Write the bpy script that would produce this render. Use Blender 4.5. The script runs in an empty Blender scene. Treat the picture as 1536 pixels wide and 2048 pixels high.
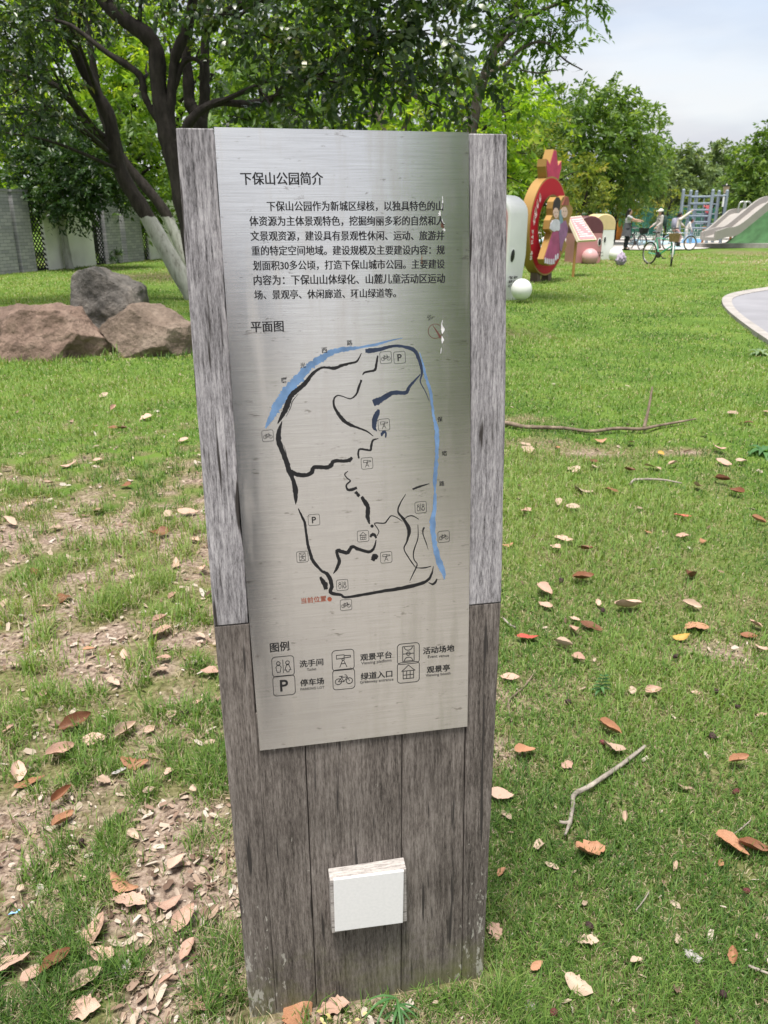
import bpy, bmesh, math, random
import numpy as np
from mathutils import Vector, Matrix

S = bpy.context.scene
COL = S.collection
rad = math.radians

# ------------------------------------------------------------------ camera
FPX, CX, CY, HORIZON, CAMH = 1600.0, 768.0, 1024.0, 430.0, 1.45
PITCH = math.atan((CY - HORIZON) / FPX)
cd = bpy.data.cameras.new('camera')
cam = bpy.data.objects.new('camera', cd)
COL.objects.link(cam)
cam.location = (0, 0, CAMH)
cam.rotation_euler = (math.pi / 2 - PITCH, 0, 0)
cd.sensor_fit = 'VERTICAL'
cd.sensor_height = 36.0
cd.sensor_width = 27.0
cd.lens = FPX / 2048.0 * 36.0
cd.clip_start = 0.05
cd.clip_end = 2000
cd.dof.use_dof = True
cd.dof.focus_distance = 1.25
cd.dof.aperture_fstop = 15.0
S.camera = cam

# ------------------------------------------------------------------ light
SUN_EL, SUN_AZ = rad(77), rad(205)      # azimuth from +Y clockwise: behind the camera, to the left
w = bpy.data.worlds.new('World')
S.world = w
w.use_nodes = True
nt = w.node_tree
bg = nt.nodes['Background']
sky = nt.nodes.new('ShaderNodeTexSky')
sky.sky_type = 'NISHITA'
sky.sun_disc = False
sky.sun_elevation = SUN_EL
sky.sun_rotation = SUN_AZ
sky.dust_density = 2.0
tc = nt.nodes.new('ShaderNodeTexCoord')
mp = nt.nodes.new('ShaderNodeMapping')
mp.inputs['Scale'].default_value = (1.0, 1.0, 4.0)
mp.inputs['Location'].default_value = (0.35, 0.1, 0.15)
n1 = nt.nodes.new('ShaderNodeTexNoise')
n1.inputs['Scale'].default_value = 2.6
n1.inputs['Detail'].default_value = 5
n1.inputs['Roughness'].default_value = 0.5
r1 = nt.nodes.new('ShaderNodeValToRGB')          # how white the cloud is here
r1.color_ramp.elements[0].position = 0.38
r1.color_ramp.elements[0].color = (0.68, 0.70, 0.78, 1)
r1.color_ramp.elements[1].position = 0.60
r1.color_ramp.elements[1].color = (0.95, 0.95, 0.955, 1)
n2 = nt.nodes.new('ShaderNodeTexNoise')
n2.inputs['Scale'].default_value = 1.7
n2.inputs['Detail'].default_value = 4
r2 = nt.nodes.new('ShaderNodeValToRGB')          # gaps that let the blue through
r2.color_ramp.elements[0].position = 0.30
r2.color_ramp.elements[0].color = (0.62, 0.62, 0.62, 1)
r2.color_ramp.elements[1].position = 0.52
r2.color_ramp.elements[1].color = (0.97, 0.97, 0.97, 1)
vm = nt.nodes.new('ShaderNodeVectorMath')
vm.operation = 'SCALE'
vm.inputs['Scale'].default_value = 3.85
mx = nt.nodes.new('ShaderNodeMix')
mx.data_type = 'RGBA'
L = nt.links.new
L(tc.outputs['Generated'], mp.inputs['Vector'])
L(mp.outputs[0], n1.inputs['Vector'])
L(mp.outputs[0], n2.inputs['Vector'])
L(n1.outputs['Fac'], r1.inputs[0])
L(n2.outputs['Fac'], r2.inputs[0])
L(r1.outputs[0], vm.inputs[0])
L(r2.outputs[0], mx.inputs[0])
L(sky.outputs[0], mx.inputs[6])
L(vm.outputs[0], mx.inputs[7])
L(mx.outputs[2], bg.inputs['Color'])
bg.inputs['Strength'].default_value = 0.115

sd = bpy.data.lights.new('sun', 'SUN')
sd.energy = 3.1
sd.angle = rad(20)
sd.color = (1.0, 0.95, 0.87)
sun = bpy.data.objects.new('sun', sd)
COL.objects.link(sun)
sdir = Vector((math.sin(SUN_AZ) * math.cos(SUN_EL), math.cos(SUN_AZ) * math.cos(SUN_EL), math.sin(SUN_EL)))
sun.rotation_euler = sdir.to_track_quat('Z', 'Y').to_euler()
sun.location = (0, 0, 30)

S.view_settings.view_transform = 'Standard'
S.view_settings.look = 'None'
S.view_settings.gamma = 1.0
S.view_settings.exposure = 1.15
S.cycles.max_bounces = 8
S.cycles.transparent_max_bounces = 8
S.cycles.use_denoising = True

# ------------------------------------------------------------------ picture rays (to read places off the photograph)
CAM = np.array([0, 0, CAMH])
FW = np.array([0, math.cos(PITCH), -math.sin(PITCH)])
UP = np.array([0, math.sin(PITCH), math.cos(PITCH)])
RT = np.array([1.0, 0, 0])
def ray(px, py):
    return RT * ((px - CX) / FPX) - UP * ((py - CY) / FPX) + FW
def G(px, py, z=0.0):                     # where that ray meets the ground
    d = ray(px, py)
    return CAM + d * ((z - CAMH) / d[2])
def AT(px, py, Y):                        # the point of that ray at distance Y ahead
    d = ray(px, py)
    return CAM + d * (Y / d[1])
def depth(p):
    return float((np.asarray(p) - CAM) @ FW)

# ------------------------------------------------------------------ noise in numpy
def vnoise(x, y, seed=0):
    x = np.asarray(x, float); y = np.asarray(y, float)
    xi = np.floor(x); yi = np.floor(y)
    fx = x - xi; fy = y - yi
    fx = fx * fx * (3 - 2 * fx); fy = fy * fy * (3 - 2 * fy)
    def h(a, b):
        v = np.sin(a * 127.1 + b * 311.7 + seed * 74.7) * 43758.5453
        return v - np.floor(v)
    return (h(xi, yi) * (1 - fx) + h(xi + 1, yi) * fx) * (1 - fy) + (h(xi, yi + 1) * (1 - fx) + h(xi + 1, yi + 1) * fx) * fy
def fbm(x, y, seed=0, o=4):
    s = 0; a = 0.5; t = 0
    for i in range(o):
        s = s + a * vnoise(np.asarray(x) * 2 ** i, np.asarray(y) * 2 ** i, seed + i); t += a; a *= 0.5
    return s / t
def gz(x, y):
    x = np.asarray(x, float); y = np.asarray(y, float)
    return (fbm(x * 1.1, y * 1.1, 5, 3) - 0.5) * 0.05 + (vnoise(x * 9, y * 9, 8) - 0.5) * 0.012
def sstep(a, b, x):
    t = np.clip((x - a) / (b - a), 0, 1)
    return t * t * (3 - 2 * t)

BROWN_PATCHES = [(G(285, 570), 1.3, .35), (G(330, 553), 1.5, .35), (G(370, 590), .6, .3), (G(1040, 672), .5, .25), (G(200, 712), .5, .2), (G(230, 545), 1.5, .4),
                 (G(1180, 905), .35, .14), (G(1370, 905), .25, .1), (G(1075, 885), .3, .1), (G(1450, 1300), .12, .08), (G(1020, 1400), .16, .12), (G(1010, 1520), .12, .1), (G(1040, 840), .25, .12), (G(1500, 507), 2.6, 1.6), (G(1420, 520), 2.5, 1.0)]
def bare(x, y):
    n = fbm(x * 2.1 + 3, y * 2.1, 21, 4)
    n2 = fbm(x * 9, y * 9, 33, 2)
    left = sstep(0.05, -0.25, x) * sstep(7.0, 3.6, y)
    near_sign = np.exp(-(((x + 0.28) / 0.25) ** 2 + ((y - 1.15) / 0.45) ** 2)) * 0.26 + np.exp(-(((x - 0.02) / 0.22) ** 2 + ((y - 1.02) / 0.14) ** 2)) * 0.6
    corner = np.exp(-(((x + 0.35) / 0.3) ** 2 + ((y - 0.95) / 0.12) ** 2)) * 0.3
    b = 0.05 + left * 0.27 + near_sign + corner + (n - 0.5) * (0.30 + 0.5 * left) + (n2 - 0.5) * (.35 + .8 * left)
    for (c, rx, ry) in BROWN_PATCHES:
        b = b + 0.5 * np.exp(-(((x - c[0]) / rx) ** 2 + ((y - c[1]) / ry) ** 2)) * (0.6 + n2 * .7)
    return np.clip(b, 0, 1)

# ------------------------------------------------------------------ materials
def new_mat(name):
    m = bpy.data.materials.new(name)
    m.use_nodes = True
    t = m.node_tree
    return m, t, t.nodes['Principled BSDF'], t.links.new
def nd(t, typ, **kw):
    n = t.nodes.new(typ)
    for k, v in kw.items():
        if k in n.inputs: n.inputs[k].default_value = v
        else: setattr(n, k, v)
    return n
def ramp(t, stops):
    r = t.nodes.new('ShaderNodeValToRGB')
    e = r.color_ramp.elements
    while len(e) > 1: e.remove(e[-1])
    e[0].position = stops[0][0]; e[0].color = (*stops[0][1], 1)
    for p, c in stops[1:]:
        k = e.new(p); k.color = (*c, 1)
    return r
def pmat(name, col, rough=.6, var=.15, scale=6, bump=.15, bscale=60, metallic=0.0, spec=.4, coat=0.0):
    m, t, b, l = new_mat(name)
    co = nd(t, 'ShaderNodeTexCoord')
    n = nd(t, 'ShaderNodeTexNoise', Scale=scale, Detail=5)
    l(co.outputs['Object'], n.inputs['Vector'])
    c = np.array(col)
    r = ramp(t, [(.3, tuple(np.clip(c * (1 - var), 0, 1))), (.7, tuple(np.clip(c * (1 + var), 0, 1)))])
    l(n.outputs['Fac'], r.inputs[0]); l(r.outputs[0], b.inputs['Base Color'])
    b.inputs['Roughness'].default_value = rough
    b.inputs['Metallic'].default_value = metallic
    b.inputs['Specular IOR Level'].default_value = spec
    b.inputs['Coat Weight'].default_value = coat
    if bump:
        n2 = nd(t, 'ShaderNodeTexNoise', Scale=bscale, Detail=3)
        l(co.outputs['Object'], n2.inputs['Vector'])
        bp = nd(t, 'ShaderNodeBump', Strength=bump, Distance=.01)
        l(n2.outputs['Fac'], bp.inputs['Height']); l(bp.outputs[0], b.inputs['Normal'])
    return m
def wood_mat(name, cols, slant=0.0, moss=False, axis='z', gscale=1.0):
    m, t, b, l = new_mat(name)
    co = nd(t, 'ShaderNodeTexCoord')
    oi = nd(t, 'ShaderNodeObjectInfo')
    ad = nd(t, 'ShaderNodeVectorMath', operation='MULTIPLY_ADD')
    l(oi.outputs['Random'], ad.inputs[0]); ad.inputs[1].default_value = (3.7, 1.9, 8.3)
    l(co.outputs['Object'], ad.inputs[2])
    mp = nd(t, 'ShaderNodeMapping')
    mp.inputs['Rotation'].default_value = (0, slant, 0)
    sc = (1, 1, .06) if axis == 'z' else (.06, 1, 1)
    mp.inputs['Scale'].default_value = sc
    l(ad.outputs[0], mp.inputs['Vector'])
    fine = nd(t, 'ShaderNodeTexNoise', Scale=430 * gscale, Detail=6, Roughness=.8)
    mid = nd(t, 'ShaderNodeTexNoise', Scale=210 * gscale, Detail=6, Roughness=.6, Distortion=.4)
    big = nd(t, 'ShaderNodeTexNoise', Scale=22, Detail=5, Roughness=.6)
    blot = nd(t, 'ShaderNodeTexNoise', Scale=6.5, Detail=5)
    mpf = nd(t, 'ShaderNodeMapping'); mpf.inputs['Rotation'].default_value = (0, slant * 1.6, 0); mpf.inputs['Scale'].default_value = (1, 1, .17) if axis == 'z' else (.17, 1, 1)
    l(ad.outputs[0], mpf.inputs['Vector']); l(mpf.outputs[0], fine.inputs['Vector'])
    for q in (mid, big): l(mp.outputs[0], q.inputs['Vector'])
    l(co.outputs['Object'], blot.inputs['Vector'])
    a1 = nd(t, 'ShaderNodeMath', operation='MULTIPLY'); a1.inputs[1].default_value = .50; l(fine.outputs['Fac'], a1.inputs[0])
    a2 = nd(t, 'ShaderNodeMath', operation='MULTIPLY_ADD'); a2.inputs[1].default_value = .34; l(mid.outputs['Fac'], a2.inputs[0]); l(a1.outputs[0], a2.inputs[2])
    a3 = nd(t, 'ShaderNodeMath', operation='MULTIPLY_ADD'); a3.inputs[1].default_value = .22; l(big.outputs['Fac'], a3.inputs[0]); l(a2.outputs[0], a3.inputs[2])
    r = ramp(t, [(.41, cols[0]), (.47, cols[1]), (.54, cols[2]), (.63, cols[3])])
    l(a3.outputs[0], r.inputs[0])
    # dark blotches
    rb = ramp(t, [(.36, (.62, .60, .58)), (.62, (1.12, 1.1, 1.08))]); l(blot.outputs['Fac'], rb.inputs[0])
    mu = nd(t, 'ShaderNodeMix', data_type='RGBA', blend_type='MULTIPLY'); mu.inputs[0].default_value = .6
    l(r.outputs[0], mu.inputs[6]); l(rb.outputs[0], mu.inputs[7])
    out = mu.outputs[2]
    # long dark cracks
    cr = nd(t, 'ShaderNodeTexNoise', Scale=120 * gscale, Detail=3, Roughness=.4); l(mp.outputs[0], cr.inputs['Vector'])
    rc = ramp(t, [(.30, (1, 1, 1)), (.36, (0, 0, 0))]); l(cr.outputs['Fac'], rc.inputs[0])
    mc = nd(t, 'ShaderNodeMix', data_type='RGBA'); l(rc.outputs[0], mc.inputs[0]); l(out, mc.inputs[6]); mc.inputs[7].default_value = (.045, .04, .038, 1)
    out = mc.outputs[2]
    if moss:
        sp = nd(t, 'ShaderNodeSeparateXYZ'); l(co.outputs['Object'], sp.inputs[0])
        mr = nd(t, 'ShaderNodeMapRange'); mr.inputs['From Min'].default_value = .42; mr.inputs['From Max'].default_value = -.02
        l(sp.outputs['Z'], mr.inputs['Value'])
        mn = nd(t, 'ShaderNodeTexNoise', Scale=9, Detail=6, Roughness=.7); l(co.outputs['Object'], mn.inputs['Vector'])
        mm = nd(t, 'ShaderNodeMath', operation='MULTIPLY'); l(mr.outputs[0], mm.inputs[0]); l(mn.outputs['Fac'], mm.inputs[1])
        rm = ramp(t, [(.33, (0, 0, 0)), (.62, (.75, .75, .75))]); l(mm.outputs[0], rm.inputs[0])
        m3 = nd(t, 'ShaderNodeMix', data_type='RGBA'); l(rm.outputs[0], m3.inputs[0]); l(out, m3.inputs[6]); m3.inputs[7].default_value = (.145, .155, .055, 1)
        out = m3.outputs[2]
        # pale lichen flecks near the lower edges
        fl = nd(t, 'ShaderNodeTexNoise', Scale=75, Detail=4, Roughness=.7)
        fm = nd(t, 'ShaderNodeMapping'); fm.inputs['Scale'].default_value = (1, 1, .35); l(co.outputs['Object'], fm.inputs[0]); l(fm.outputs[0], fl.inputs['Vector'])
        ax = nd(t, 'ShaderNodeMath', operation='ABSOLUTE'); l(sp.outputs['X'], ax.inputs[0])
        er = nd(t, 'ShaderNodeMapRange'); er.inputs['From Min'].default_value = .12; er.inputs['From Max'].default_value = .24; l(ax.outputs[0], er.inputs['Value'])
        e2 = nd(t, 'ShaderNodeMath', operation='MULTIPLY'); l(er.outputs[0], e2.inputs[0]); l(mr.outputs[0], e2.inputs[1])
        e3 = nd(t, 'ShaderNodeMath', operation='MULTIPLY_ADD'); e3.inputs[1].default_value = .26; l(e2.outputs[0], e3.inputs[0]); l(fl.outputs['Fac'], e3.inputs[2])
        rf = ramp(t, [(.70, (0, 0, 0)), (.74, (.7, .7, .7))]); l(e3.outputs[0], rf.inputs[0])
        m4 = nd(t, 'ShaderNodeMix', data_type='RGBA'); l(rf.outputs[0], m4.inputs[0]); l(out, m4.inputs[6]); m4.inputs[7].default_value = (.46, .45, .41, 1)
        out = m4.outputs[2]
    l(out, b.inputs['Base Color'])
    b.inputs['Roughness'].default_value = .82
    b.inputs['Specular IOR Level'].default_value = .25
    bp = nd(t, 'ShaderNodeBump', Strength=.55, Distance=.0022); l(a3.outputs[0], bp.inputs['Height']); l(bp.outputs[0], b.inputs['Normal'])
    return m

def leaf_mat(name, cols, trans=.45, rough=.45, spec=.35, tcol=None):
    """foliage: per-leaf tint read from a mesh attribute, some light passes through"""
    m, t, b, l = new_mat(name)
    at = nd(t, 'ShaderNodeAttribute'); at.attribute_name = 'tint'
    r = ramp(t, [(i / (len(cols) - 1), c) for i, c in enumerate(cols)])
    l(at.outputs['Fac'], r.inputs[0]); l(r.outputs[0], b.inputs['Base Color'])
    b.inputs['Roughness'].default_value = rough
    b.inputs['Specular IOR Level'].default_value = spec
    tr = nd(t, 'ShaderNodeBsdfTranslucent')
    hs = nd(t, 'ShaderNodeMix', data_type='RGBA', blend_type='MULTIPLY'); hs.inputs[0].default_value = 1
    l(r.outputs[0], hs.inputs[6]); hs.inputs[7].default_value = (*(tcol or (1.9, 1.8, .7)), 1)
    l(hs.outputs[2], tr.inputs['Color'])
    ms = nd(t, 'ShaderNodeMixShader'); ms.inputs[0].default_value = trans
    l(b.outputs[0], ms.inputs[1]); l(tr.outputs[0], ms.inputs[2])
    l(ms.outputs[0], t.nodes['Material Output'].inputs['Surface'])
    return m
def bark_mat(name, col, painted=None):
    m, t, b, l = new_mat(name)
    co = nd(t, 'ShaderNodeTexCoord')
    mp = nd(t, 'ShaderNodeMapping'); mp.inputs['Scale'].default_value = (1, 1, .3); l(co.outputs['Object'], mp.inputs[0])
    n = nd(t, 'ShaderNodeTexNoise', Scale=14, Detail=8, Roughness=.65); l(mp.outputs[0], n.inputs['Vector'])
    c = np.array(col)
    r = ramp(t, [(.3, tuple(c * .45)), (.55, tuple(c)), (.75, tuple(c * 1.7))]); l(n.outputs['Fac'], r.inputs[0])
    out = r.outputs[0]
    if painted is not None:
        sp = nd(t, 'ShaderNodeSeparateXYZ'); l(co.outputs['Object'], sp.inputs[0])
        n2 = nd(t, 'ShaderNodeTexNoise', Scale=11, Detail=4); l(co.outputs['Object'], n2.inputs['Vector'])
        ma = nd(t, 'ShaderNodeMath', operation='MULTIPLY_ADD'); ma.inputs[1].default_value = .12; l(n2.outputs['Fac'], ma.inputs[0]); l(sp.outputs['Z'], ma.inputs[2])
        lt = nd(t, 'ShaderNodeMath', operation='LESS_THAN'); lt.inputs[1].default_value = painted + .06; l(ma.outputs[0], lt.inputs[0])
        rw = ramp(t, [(.30, (.13, .12, .10)), (.44, (.33, .33, .30)), (.7, (.47, .47, .44))]); l(n.outputs['Fac'], rw.inputs[0])
        mw = nd(t, 'ShaderNodeMix', data_type='RGBA'); l(lt.outputs[0], mw.inputs[0]); l(out, mw.inputs[6]); l(rw.outputs[0], mw.inputs[7])
        out = mw.outputs[2]
    l(out, b.inputs['Base Color']); b.inputs['Roughness'].default_value = .9; b.inputs['Specular IOR Level'].default_value = .15
    bp = nd(t, 'ShaderNodeBump', Strength=.8, Distance=.03); l(n.outputs['Fac'], bp.inputs['Height']); l(bp.outputs[0], b.inputs['Normal'])
    return m

# ------------------------------------------------------------------ mesh helpers
def link(o, parent=None):
    COL.objects.link(o)
    if parent is not None: o.parent = parent
    return o
def np_mesh(name, V, F, mat, parent=None, tint=None, smooth=False):
    V = np.asarray(V, np.float32); F = np.asarray(F, np.int32)
    me = bpy.data.meshes.new(name)
    k = F.shape[1]
    me.vertices.add(len(V)); me.vertices.foreach_set('co', V.ravel())
    me.loops.add(F.size); me.loops.foreach_set('vertex_index', F.ravel())
    me.polygons.add(len(F)); me.polygons.foreach_set('loop_start', np.arange(0, F.size, k, dtype=np.int32))
    try: me.polygons.foreach_set('loop_total', np.full(len(F), k, np.int32))
    except Exception: pass
    if tint is not None:
        a = me.attributes.new('tint', 'FLOAT', 'POINT'); a.data.foreach_set('value', np.asarray(tint, np.float32))
    me.materials.append(mat)
    if smooth: me.polygons.foreach_set('use_smooth', np.ones(len(F), bool))
    me.update(calc_edges=True)
    return link(bpy.data.objects.new(name, me), parent)

class MB:
    def __init__(s): s.v = []; s.f = []; s.m = []; s.cur = 0
    def add(s, vs, fs):
        o = len(s.v); s.v += [tuple(map(float, p)) for p in vs]
        for f in fs: s.f.append([i + o for i in f]); s.m.append(s.cur)
        return s
    def box(s, lo, hi, M=None):
        x0, y0, z0 = lo; x1, y1, z1 = hi
        vs = [(x0,y0,z0),(x1,y0,z0),(x1,y1,z0),(x0,y1,z0),(x0,y0,z1),(x1,y0,z1),(x1,y1,z1),(x0,y1,z1)]
        if M is not None: vs = [tuple(M @ Vector(p)) for p in vs]
        return s.add(vs, [(0,3,2,1),(4,5,6,7),(0,1,5,4),(1,2,6,5),(2,3,7,6),(3,0,4,7)])
    def tube(s, pts, rs, n=8, cap=True, flat=1.0):
        pts = [Vector(p) for p in pts]
        if not hasattr(rs, '__len__'): rs = [rs] * len(pts)
        vs = []; ref = None
        for i, p in enumerate(pts):
            t = (pts[min(i + 1, len(pts) - 1)] - pts[max(i - 1, 0)]).normalized()
            if ref is None: ref = Vector((0, 0, 1)) if abs(t.z) < .9 else Vector((1, 0, 0))
            x = t.cross(ref).normalized(); y = x.cross(t); ref = y
            for k in range(n):
                a = 2 * math.pi * k / n
                vs.append(p + (x * math.cos(a) + y * math.sin(a) * flat) * rs[i])
        fs = []
        for i in range(len(pts) - 1):
            for k in range(n):
                fs.append((i*n+k, i*n+(k+1) % n, (i+1)*n+(k+1) % n, (i+1)*n+k))
        if cap: fs += [tuple(range(n))[::-1], tuple(range((len(pts)-1)*n, len(pts)*n))]
        return s.add(vs, fs)
    def ball(s, c, r, nu=14, nv=9, M=None):
        c = Vector(c); r = (r, r, r) if not hasattr(r, '__len__') else r
        vs = []; fs = []
        for j in range(nv + 1):
            th = math.pi * j / nv
            for i in range(nu):
                ph = 2 * math.pi * i / nu
                p = Vector((r[0]*math.sin(th)*math.cos(ph), r[1]*math.sin(th)*math.sin(ph), r[2]*math.cos(th)))
                if M is not None: p = M @ p
                vs.append(c + p)
        for j in range(nv):
            for i in range(nu):
                fs.append((j*nu+i, (j+1)*nu+i, (j+1)*nu+(i+1) % nu, j*nu+(i+1) % nu))
        return s.add(vs, fs)
    def prism(s, outline, axis_fn, d0, d1, ring=None):
        """outline: 2-D points; axis_fn(u, v, d) gives the 3-D point"""
        n = len(outline)
        vs = [axis_fn(u, v, d0) for u, v in outline] + [axis_fn(u, v, d1) for u, v in outline]
        fs = [(i, (i+1) % n, n+(i+1) % n, n+i) for i in range(n)]
        if ring is None:
            fs += [tuple(range(n))[::-1], tuple(range(n, 2*n))]
            s.add(vs, fs)
        else:
            m = len(ring)       # same count as the outline
            vs += [axis_fn(u, v, d0) for u, v in ring] + [axis_fn(u, v, d1) for u, v in ring]
            for i in range(n):
                j = (i+1) % n
                fs.append((2*n+j, 2*n+i, 3*n+i, 3*n+j))
                fs.append((j, i, 2*n+i, 2*n+j)); fs.append((n+i, n+j, 3*n+j, 3*n+i))
            s.add(vs, fs)
        return s
    def build(s, name, mats, parent=None, smooth=False, bevel=0, loc=None):
        me = bpy.data.meshes.new(name)
        me.from_pydata(s.v, [], s.f)
        if not isinstance(mats, (list, tuple)): mats = [mats]
        for m in mats: me.materials.append(m)
        if len(mats) > 1: me.polygons.foreach_set('material_index', s.m)
        bm = bmesh.new(); bm.from_mesh(me); bmesh.ops.recalc_face_normals(bm, faces=bm.faces); bm.to_mesh(me); bm.free()
        if smooth:
            me.polygons.foreach_set('use_smooth', [True] * len(me.polygons))
            try: me.set_sharp_from_angle(angle=rad(40))
            except Exception: pass
        me.update()
        o = link(bpy.data.objects.new(name, me), parent)
        if loc is not None: o.location = loc
        if bevel:
            b = o.modifiers.new('bevel', 'BEVEL'); b.width = bevel; b.segments = 2; b.limit_method = 'ANGLE'
        return o
def tag(o, label=None, cat=None, group=None, kind=None):
    if label: o['label'] = label
    if cat: o['category'] = cat
    if group: o['group'] = group
    if kind: o['kind'] = kind
    return o
def thing(name, label, cat, loc=(0, 0, 0), rz=0.0, group=None):
    o = link(bpy.data.objects.new(name, None)); o.location = tuple(loc); o.rotation_euler = (0, 0, rz)
    o.empty_display_size = .1
    return tag(o, label, cat, group)
def catmull(pts, n=8):
    P = np.array(pts, float); out = []
    Q = np.vstack([2*P[0]-P[1], P, 2*P[-1]-P[-2]])
    for i in range(1, len(Q)-2):
        for k in range(n):
            t = k/n
            a, b, c, d = Q[i-1], Q[i], Q[i+1], Q[i+2]
            out.append(.5*((2*b)+(-a+c)*t+(2*a-5*b+4*c-d)*t*t+(-a+3*b-3*c+d)*t**3))
    out.append(P[-1]); return np.array(out)
def tree_copy(o, parent=None):
    c = o.copy(); COL.objects.link(c); c.parent = parent
    for ch in list(o.children): tree_copy(ch, c)
    return c

# ================================================================== GROUND, PATH, PAVEMENT
def axis(core0, core1, step, far0, far1):
    c = list(np.arange(core0, core1, step)); s = step; x = c[-1]
    while x < far1: s *= 1.16; x += s; c.append(x)
    s = step; x = c[0]
    while x > far0: s *= 1.16; x -= s; c.insert(0, x)
    return np.array(c)
gx = axis(-2.6, 2.6, .026, -400, 400); gy = axis(.5, 5.0, .026, -60, 900)
GXX, GYY = np.meshgrid(gx, gy)
near = np.exp(-((GXX / 30) ** 2 + ((GYY - 8) / 30) ** 2))
GZZ = gz(GXX, GYY) * np.clip(near * 1.2, 0, 1)
V = np.stack([GXX.ravel(), GYY.ravel(), GZZ.ravel()], 1)
nxg, nyg = len(gx), len(gy)
I = np.arange(nxg * nyg).reshape(nyg, nxg)
F = np.stack([I[:-1, :-1].ravel(), I[:-1, 1:].ravel(), I[1:, 1:].ravel(), I[1:, :-1].ravel()], 1)

m, t, b, l = new_mat('lawn_soil')
co = nd(t, 'ShaderNodeTexCoord')
at = nd(t, 'ShaderNodeAttribute'); at.attribute_name = 'tint'
ns = nd(t, 'ShaderNodeTexNoise', Scale=55, Detail=8, Roughness=.7); l(co.outputs['Object'], ns.inputs['Vector'])
soil = ramp(t, [(.30, (.055, .036, .026)), (.44, (.19, .14, .11)), (.56, (.33, .255, .205)), (.70, (.47, .395, .33))]); l(ns.outputs['Fac'], soil.inputs[0])
nm = nd(t, 'ShaderNodeTexNoise', Scale=7, Detail=6, Roughness=.65); l(co.outputs['Object'], nm.inputs['Vector'])
mossr = ramp(t, [(.56, (0, 0, 0)), (.66, (.8, .8, .8))]); l(nm.outputs['Fac'], mossr.inputs[0])
mm = nd(t, 'ShaderNodeMix', data_type='RGBA'); l(mossr.outputs[0], mm.inputs[0]); l(soil.outputs[0], mm.inputs[6]); mm.inputs[7].default_value = (.115, .105, .02, 1)
ng = nd(t, 'ShaderNodeTexNoise', Scale=1.3, Detail=9, Roughness=.68); l(co.outputs['Object'], ng.inputs['Vector'])
grs = ramp(t, [(.28, (.055, .10, .016)), (.45, (.085, .155, .025)), (.6, (.13, .20, .038)), (.75, (.20, .22, .065))]); l(ng.outputs['Fac'], grs.inputs[0])
gsm = nd(t, 'ShaderNodeMapRange'); gsm.inputs['From Min'].default_value = .48; gsm.inputs['From Max'].default_value = .85; l(at.outputs['Fac'], gsm.inputs['Value'])
# grass cover is thin underfoot and closes with distance (the blades close it near by)
gs2 = nd(t, 'ShaderNodeMapRange'); gs2.inputs['From Min'].default_value = .15; gs2.inputs['From Max'].default_value = .42; l(at.outputs['Fac'], gs2.inputs['Value'])
th = ramp(t, [(.32, (.07, .065, .03)), (.5, (.15, .145, .065)), (.66, (.26, .23, .13))]); l(ns.outputs['Fac'], th.inputs[0])
mt2 = nd(t, 'ShaderNodeMix', data_type='RGBA'); l(gs2.outputs[0], mt2.inputs[0]); l(grs.outputs[0], mt2.inputs[6]); l(th.outputs[0], mt2.inputs[7])
mg = nd(t, 'ShaderNodeMix', data_type='RGBA'); l(gsm.outputs[0], mg.inputs[0]); l(mt2.outputs[2], mg.inputs[6]); l(mm.outputs[2], mg.inputs[7])
l(mg.outputs[2], b.inputs['Base Color'])
b.inputs['Roughness'].default_value = .95; b.inputs['Specular IOR Level'].default_value = .1
bp = nd(t, 'ShaderNodeBump', Strength=.7, Distance=.02); l(ns.outputs['Fac'], bp.inputs['Height']); l(bp.outputs[0], b.inputs['Normal'])
M_SOIL = m
ground = np_mesh('ground', V, F, M_SOIL, tint=np.clip(bare(V[:, 0], V[:, 1]) + .30 * sstep(7, 2.5, np.hypot(V[:, 0], V[:, 1])), 0, 1), smooth=True)
tag(ground, kind='structure')

# paving where the photographer stands
M_PAVE = pmat('paving', (.205, .19, .172), rough=.85, var=.18, scale=3, bump=.3, bscale=30)
pv = MB(); pv.box((-60, -40, -.2), (60, .60, .055)); tag(pv.build('pavement', M_PAVE), kind='structure')

# curved path on the right
outer_px = [(1560, 712), (1536, 690), (1505, 668), (1470, 641), (1450, 622), (1443, 608), (1447, 599), (1462, 592), (1490, 586), (1536, 579), (1570, 575)]
inner_px = [(1575, 706), (1545, 683), (1520, 664), (1488, 641), (1470, 624), (1463, 611), (1466, 602), (1480, 596), (1502, 591), (1542, 584), (1576, 580)]
po = catmull([G(*p) for p in outer_px], 6); pi = catmull([G(*p) for p in inner_px], 6)
M_PATH = pmat('path_concrete', (.235, .235, .26), rough=.85, var=.14, scale=1.2, bump=.25, bscale=45)
M_KERB = pmat('kerb_concrete', (.32, .30, .285), rough=.85, var=.2, scale=4, bump=.4, bscale=30)
k = MB(); vs = []; n = len(po)
for a_, b_ in zip(po, pi): vs += [(a_[0], a_[1], -.05), (a_[0], a_[1], .055), (b_[0], b_[1], .055), (b_[0], b_[1], -.05)]
fs = []
for i in range(n - 1):
    for q in range(4): fs.append((i*4+q, i*4+(q+1) % 4, (i+1)*4+(q+1) % 4, (i+1)*4+q))
k.add(vs, fs); tag(k.build('path_kerb', M_KERB), kind='structure')
k = MB()
poly = [(p[0], p[1], .045) for p in pi] + [(pi[-1][0] + 25, pi[-1][1] + 4, .045), (pi[0][0] + 25, pi[0][1] - 3, .045)]
k.add(poly, [tuple(range(len(poly)))]); tag(k.build('path', M_PATH), kind='structure')
PATH_POLY = np.array([(p[0], p[1]) for p in po] + [(po[-1][0] + 25, po[-1][1] + 4), (po[0][0] + 25, po[0][1] - 3)])
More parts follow.
